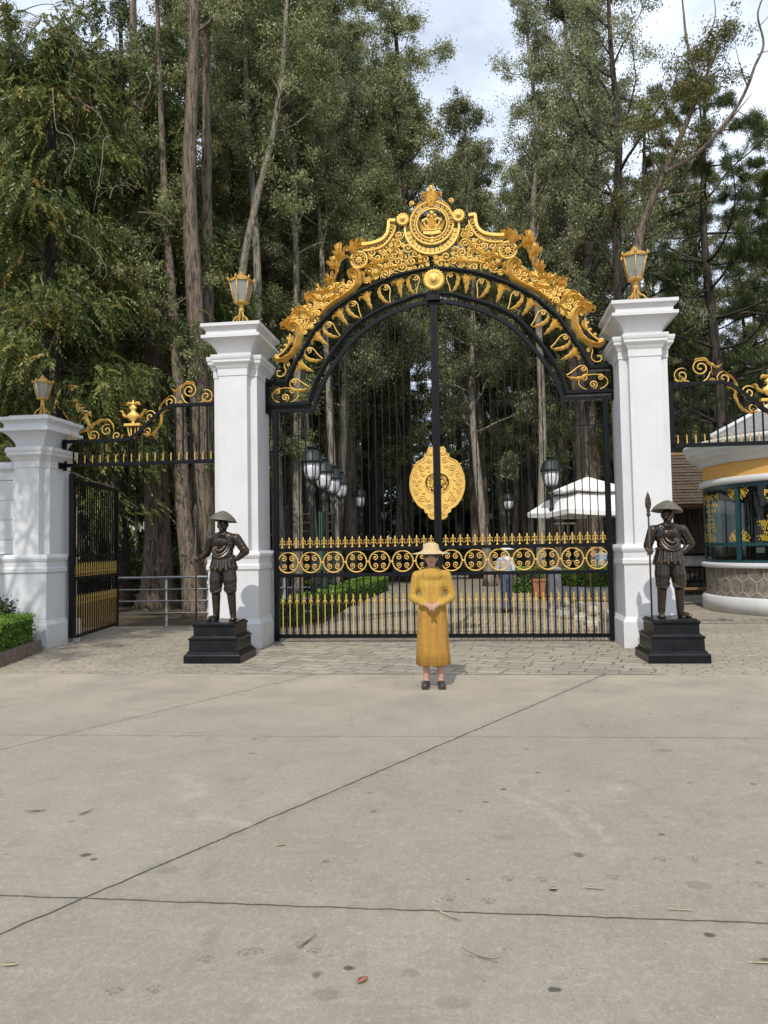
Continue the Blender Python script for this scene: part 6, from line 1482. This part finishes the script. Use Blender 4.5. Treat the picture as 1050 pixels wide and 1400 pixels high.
    blob('hair', h, .009, M['hair'], p, 2)
    sm = mat_simple('shoe_leather', shoes, .5)
    for s in (-1, 1):
        f = MB(); f.capsule((s*.085, .03, .045), (s*.105, -.13, .036), .045, .042); f.box(s*.095-.045, s*.095+.045, -.165, .07, 0, .02); blob('shoe', f, .007, sm, p, 2)
    if hat is not None:
        m = MB(); m.lathe([(.23, hz+.045), (.22, hz+.055), (.12, hz+.075), (.10, hz+.10), (.088, hz+.16), (.05, hz+.18), (.001, hz+.185)], 28, (0, .01, 0)); m.build('sun_hat', hat, p)
    return p
def clothmat(name, c):
    m, nt = newmat(name); n = N(nt); co = n.coord()
    f = n.noise(n.scale(co, (17, 17, 2.2)), 1.0, 4, 0.6); g = n.noise(n.scale(co, (5, 5, 9)), 1.0, 3)
    cc = n.mix(n.mrange(f, .35, .65), tuple(x*.80 for x in c), c); w_ = n.noise(co, 300, 2)
    n.out(n.principled(cc, .9, 0, n.bump(n.math('ADD', n.math('ADD', f, n.math('MULTIPLY', g, .5)), n.math('MULTIPLY', w_, .08)), 0.9, .035), .15).outputs[0]); return m
M['mustard'] = clothmat('mustard_cotton', (0.50, 0.30, 0.065))
M['amber'] = clothmat('amber_skirt_cloth', (0.42, 0.225, 0.05))
M['whitecloth'] = mat_simple('white_cotton', (.76, .76, .75), .85, 0, .05, 10)
M['blueclo'] = mat_simple('pale_blue_cotton', (.30, .40, .52), .85, 0, .1, 10)
M['denim'] = mat_simple('grey_blue_trousers', (.16, .19, .25), .85, 0, .1, 10)
pf = gnd(593, 943); person((pf.x, pf.y+.15, 0), 0, 1.60, 'person in dark shoes standing on the concrete before the closed main gate', M['mustard'], M['amber'], True, M['straw'])
person(base(691, Y=18.6), R(25), 1.60, 'person in white sun hat and white top walking inside the gate', M['whitecloth'], M['denim'], False, M['whitecloth'], pose='side')
person(base(822, Y=25.2), R(-40), 1.58, 'person in pale blue top behind the white planter', M['blueclo'], M['denim'], False, None, pose='side')

# ---------------------------------------------------------------- fallen leaves and twigs on the concrete
dl = [mat_simple('dry_leaf_brown', (.16, .085, .04), .8), mat_simple('dry_leaf_pale', (.42, .34, .20), .8), mat_simple('dry_leaf_dark', (.05, .035, .025), .8), mat_simple('dry_leaf_red', (.33, .12, .07), .8)]
def fallen(px, py, L, W, a, m, label, curl=.3):
    g = gnd(px, py); o = MB(); n = 7; rings = []
    for i in range(n):
        t = i/(n-1); w = W*math.sin(PI*(.06+.9*t))**.8; x = (t-.5)*L; z = .004+curl*L*(t-.5)**2; yb = .25*L*math.sin(PI*t)*curl
        rings.append([Vector((x, yb-w/2, z+w*.18)), Vector((x, yb, z)), Vector((x, yb+w/2, z+w*.18)), Vector((x, yb, z+.0025))])
    o.loft(rings, True); ob = o.build('fallen_leaf', m); ob.location = (g.x, g.y, .002); ob.rotation_euler.z = a; tag(ob, label, 'fallen leaf', 'dry leaves scattered on the concrete')
fallen(49, 1111, .13, .016, .25, dl[2], 'dark narrow dry leaf at the left, nearer the edge')
fallen(117, 1113, .11, .014, 1.1, dl[2], 'dark narrow dry leaf slanting upward at the left')
fallen(13, 1322, .06, .022, .1, dl[1], 'cream dry leaf at the lower left edge')
fallen(384, 1157, .05, .024, .3, dl[1], 'small pale leaf in front of the long diagonal joint')
fallen(496, 1343, .05, .028, .9, dl[3], 'pink-red dry leaf near the bottom middle')
fallen(658, 1320, .16, .008, -.4, dl[0], 'thin curved brown leaf stalk at the bottom, right of middle', 1.1)
fallen(612, 1258, .13, .012, -.7, dl[1], 'thin pale curved leaf just below the cross joint', .8)
fallen(812, 1217, .10, .014, -.15, dl[1], 'pale tan slender leaf just above the cross joint')
fallen(930, 1247, .11, .012, -.1, dl[1], 'straw coloured strip of leaf right on the cross joint')
fallen(757, 1217, .035, .025, 0, dl[1], 'tiny whitish leaf fragment near the paw prints')
fallen(421, 1290, .12, .007, 1.1, dl[0], 'thin brown twig standing off the paw prints at lower middle', .2)
fallen(1046, 1320, .12, .014, .05, dl[1], 'tan strip of leaf at the lower right edge')

# ---------------------------------------------------------------- light, sky, camera
SUN_EL, SUN_AZ = R(46), R(8)                        # light travels into the picture and a little to the right
d = Vector((math.sin(SUN_AZ)*math.cos(SUN_EL), math.cos(SUN_AZ)*math.cos(SUN_EL), -math.sin(SUN_EL)))
sl_ = bpy.data.lights.new('sun', 'SUN'); sl_.energy = 3.6; sl_.angle = R(0.53); sl_.color = (1.0, 0.95, 0.87)
so = bpy.data.objects.new('sun', sl_); col.objects.link(so); so.rotation_euler = d.to_track_quat('-Z', 'Y').to_euler(); so.location = (0, -20, 40)
wd = bpy.data.worlds.new('World'); scene.world = wd; wd.use_nodes = True; nt = wd.node_tree; nt.nodes.clear(); n = N(nt)
sky = n.n('ShaderNodeTexSky', sky_type='NISHITA'); sky.sun_disc = False; sky.sun_elevation = SUN_EL; sky.sun_rotation = PI + SUN_AZ; sky.air_density = 1.0; sky.dust_density = 2.0; sky.altitude = 1400
co = n.coord('Generated'); xyz = n.n('ShaderNodeSeparateXYZ'); n.L.new(co, xyz.inputs[0])
cl = n.noise(n.scale(co, (1.0, 1.0, 2.2)), 2.6, 7, 0.6); cf = n.mrange(cl, 0.36, 0.60)
skyc = n.mix(n.math('ADD', n.math('MULTIPLY', cf, 0.44), 0.50), sky.outputs[0], (10.2, 11.2, 13.0))
bg = n.n('ShaderNodeBackground'); bg.inputs[1].default_value = 0.122; n.L.new(skyc, bg.inputs[0])
ow = n.n('ShaderNodeOutputWorld'); n.L.new(bg.outputs[0], ow.inputs[0])
cd = bpy.data.cameras.new('camera'); cam = bpy.data.objects.new('camera', cd); col.objects.link(cam); scene.camera = cam
cd.sensor_fit = 'HORIZONTAL'; cd.sensor_width = 36; cd.lens = 36*FPX/1050; cd.clip_end = 2000; cd.clip_start = 0.05
cam.matrix_world = Matrix(((RT.x, UP.x, -FW.x, CAM.x), (RT.y, UP.y, -FW.y, CAM.y), (RT.z, UP.z, -FW.z, CAM.z), (0, 0, 0, 1)))
vs = scene.view_settings; vs.view_transform = 'Standard'; vs.look = 'None'; vs.gamma = 1.0; vs.exposure = -0.10
scene.cycles.max_bounces = 6; scene.cycles.diffuse_bounces = 3; scene.cycles.glossy_bounces = 2; scene.cycles.transparent_max_bounces = 8; scene.cycles.transmission_bounces = 3
scene.cycles.use_denoising = True
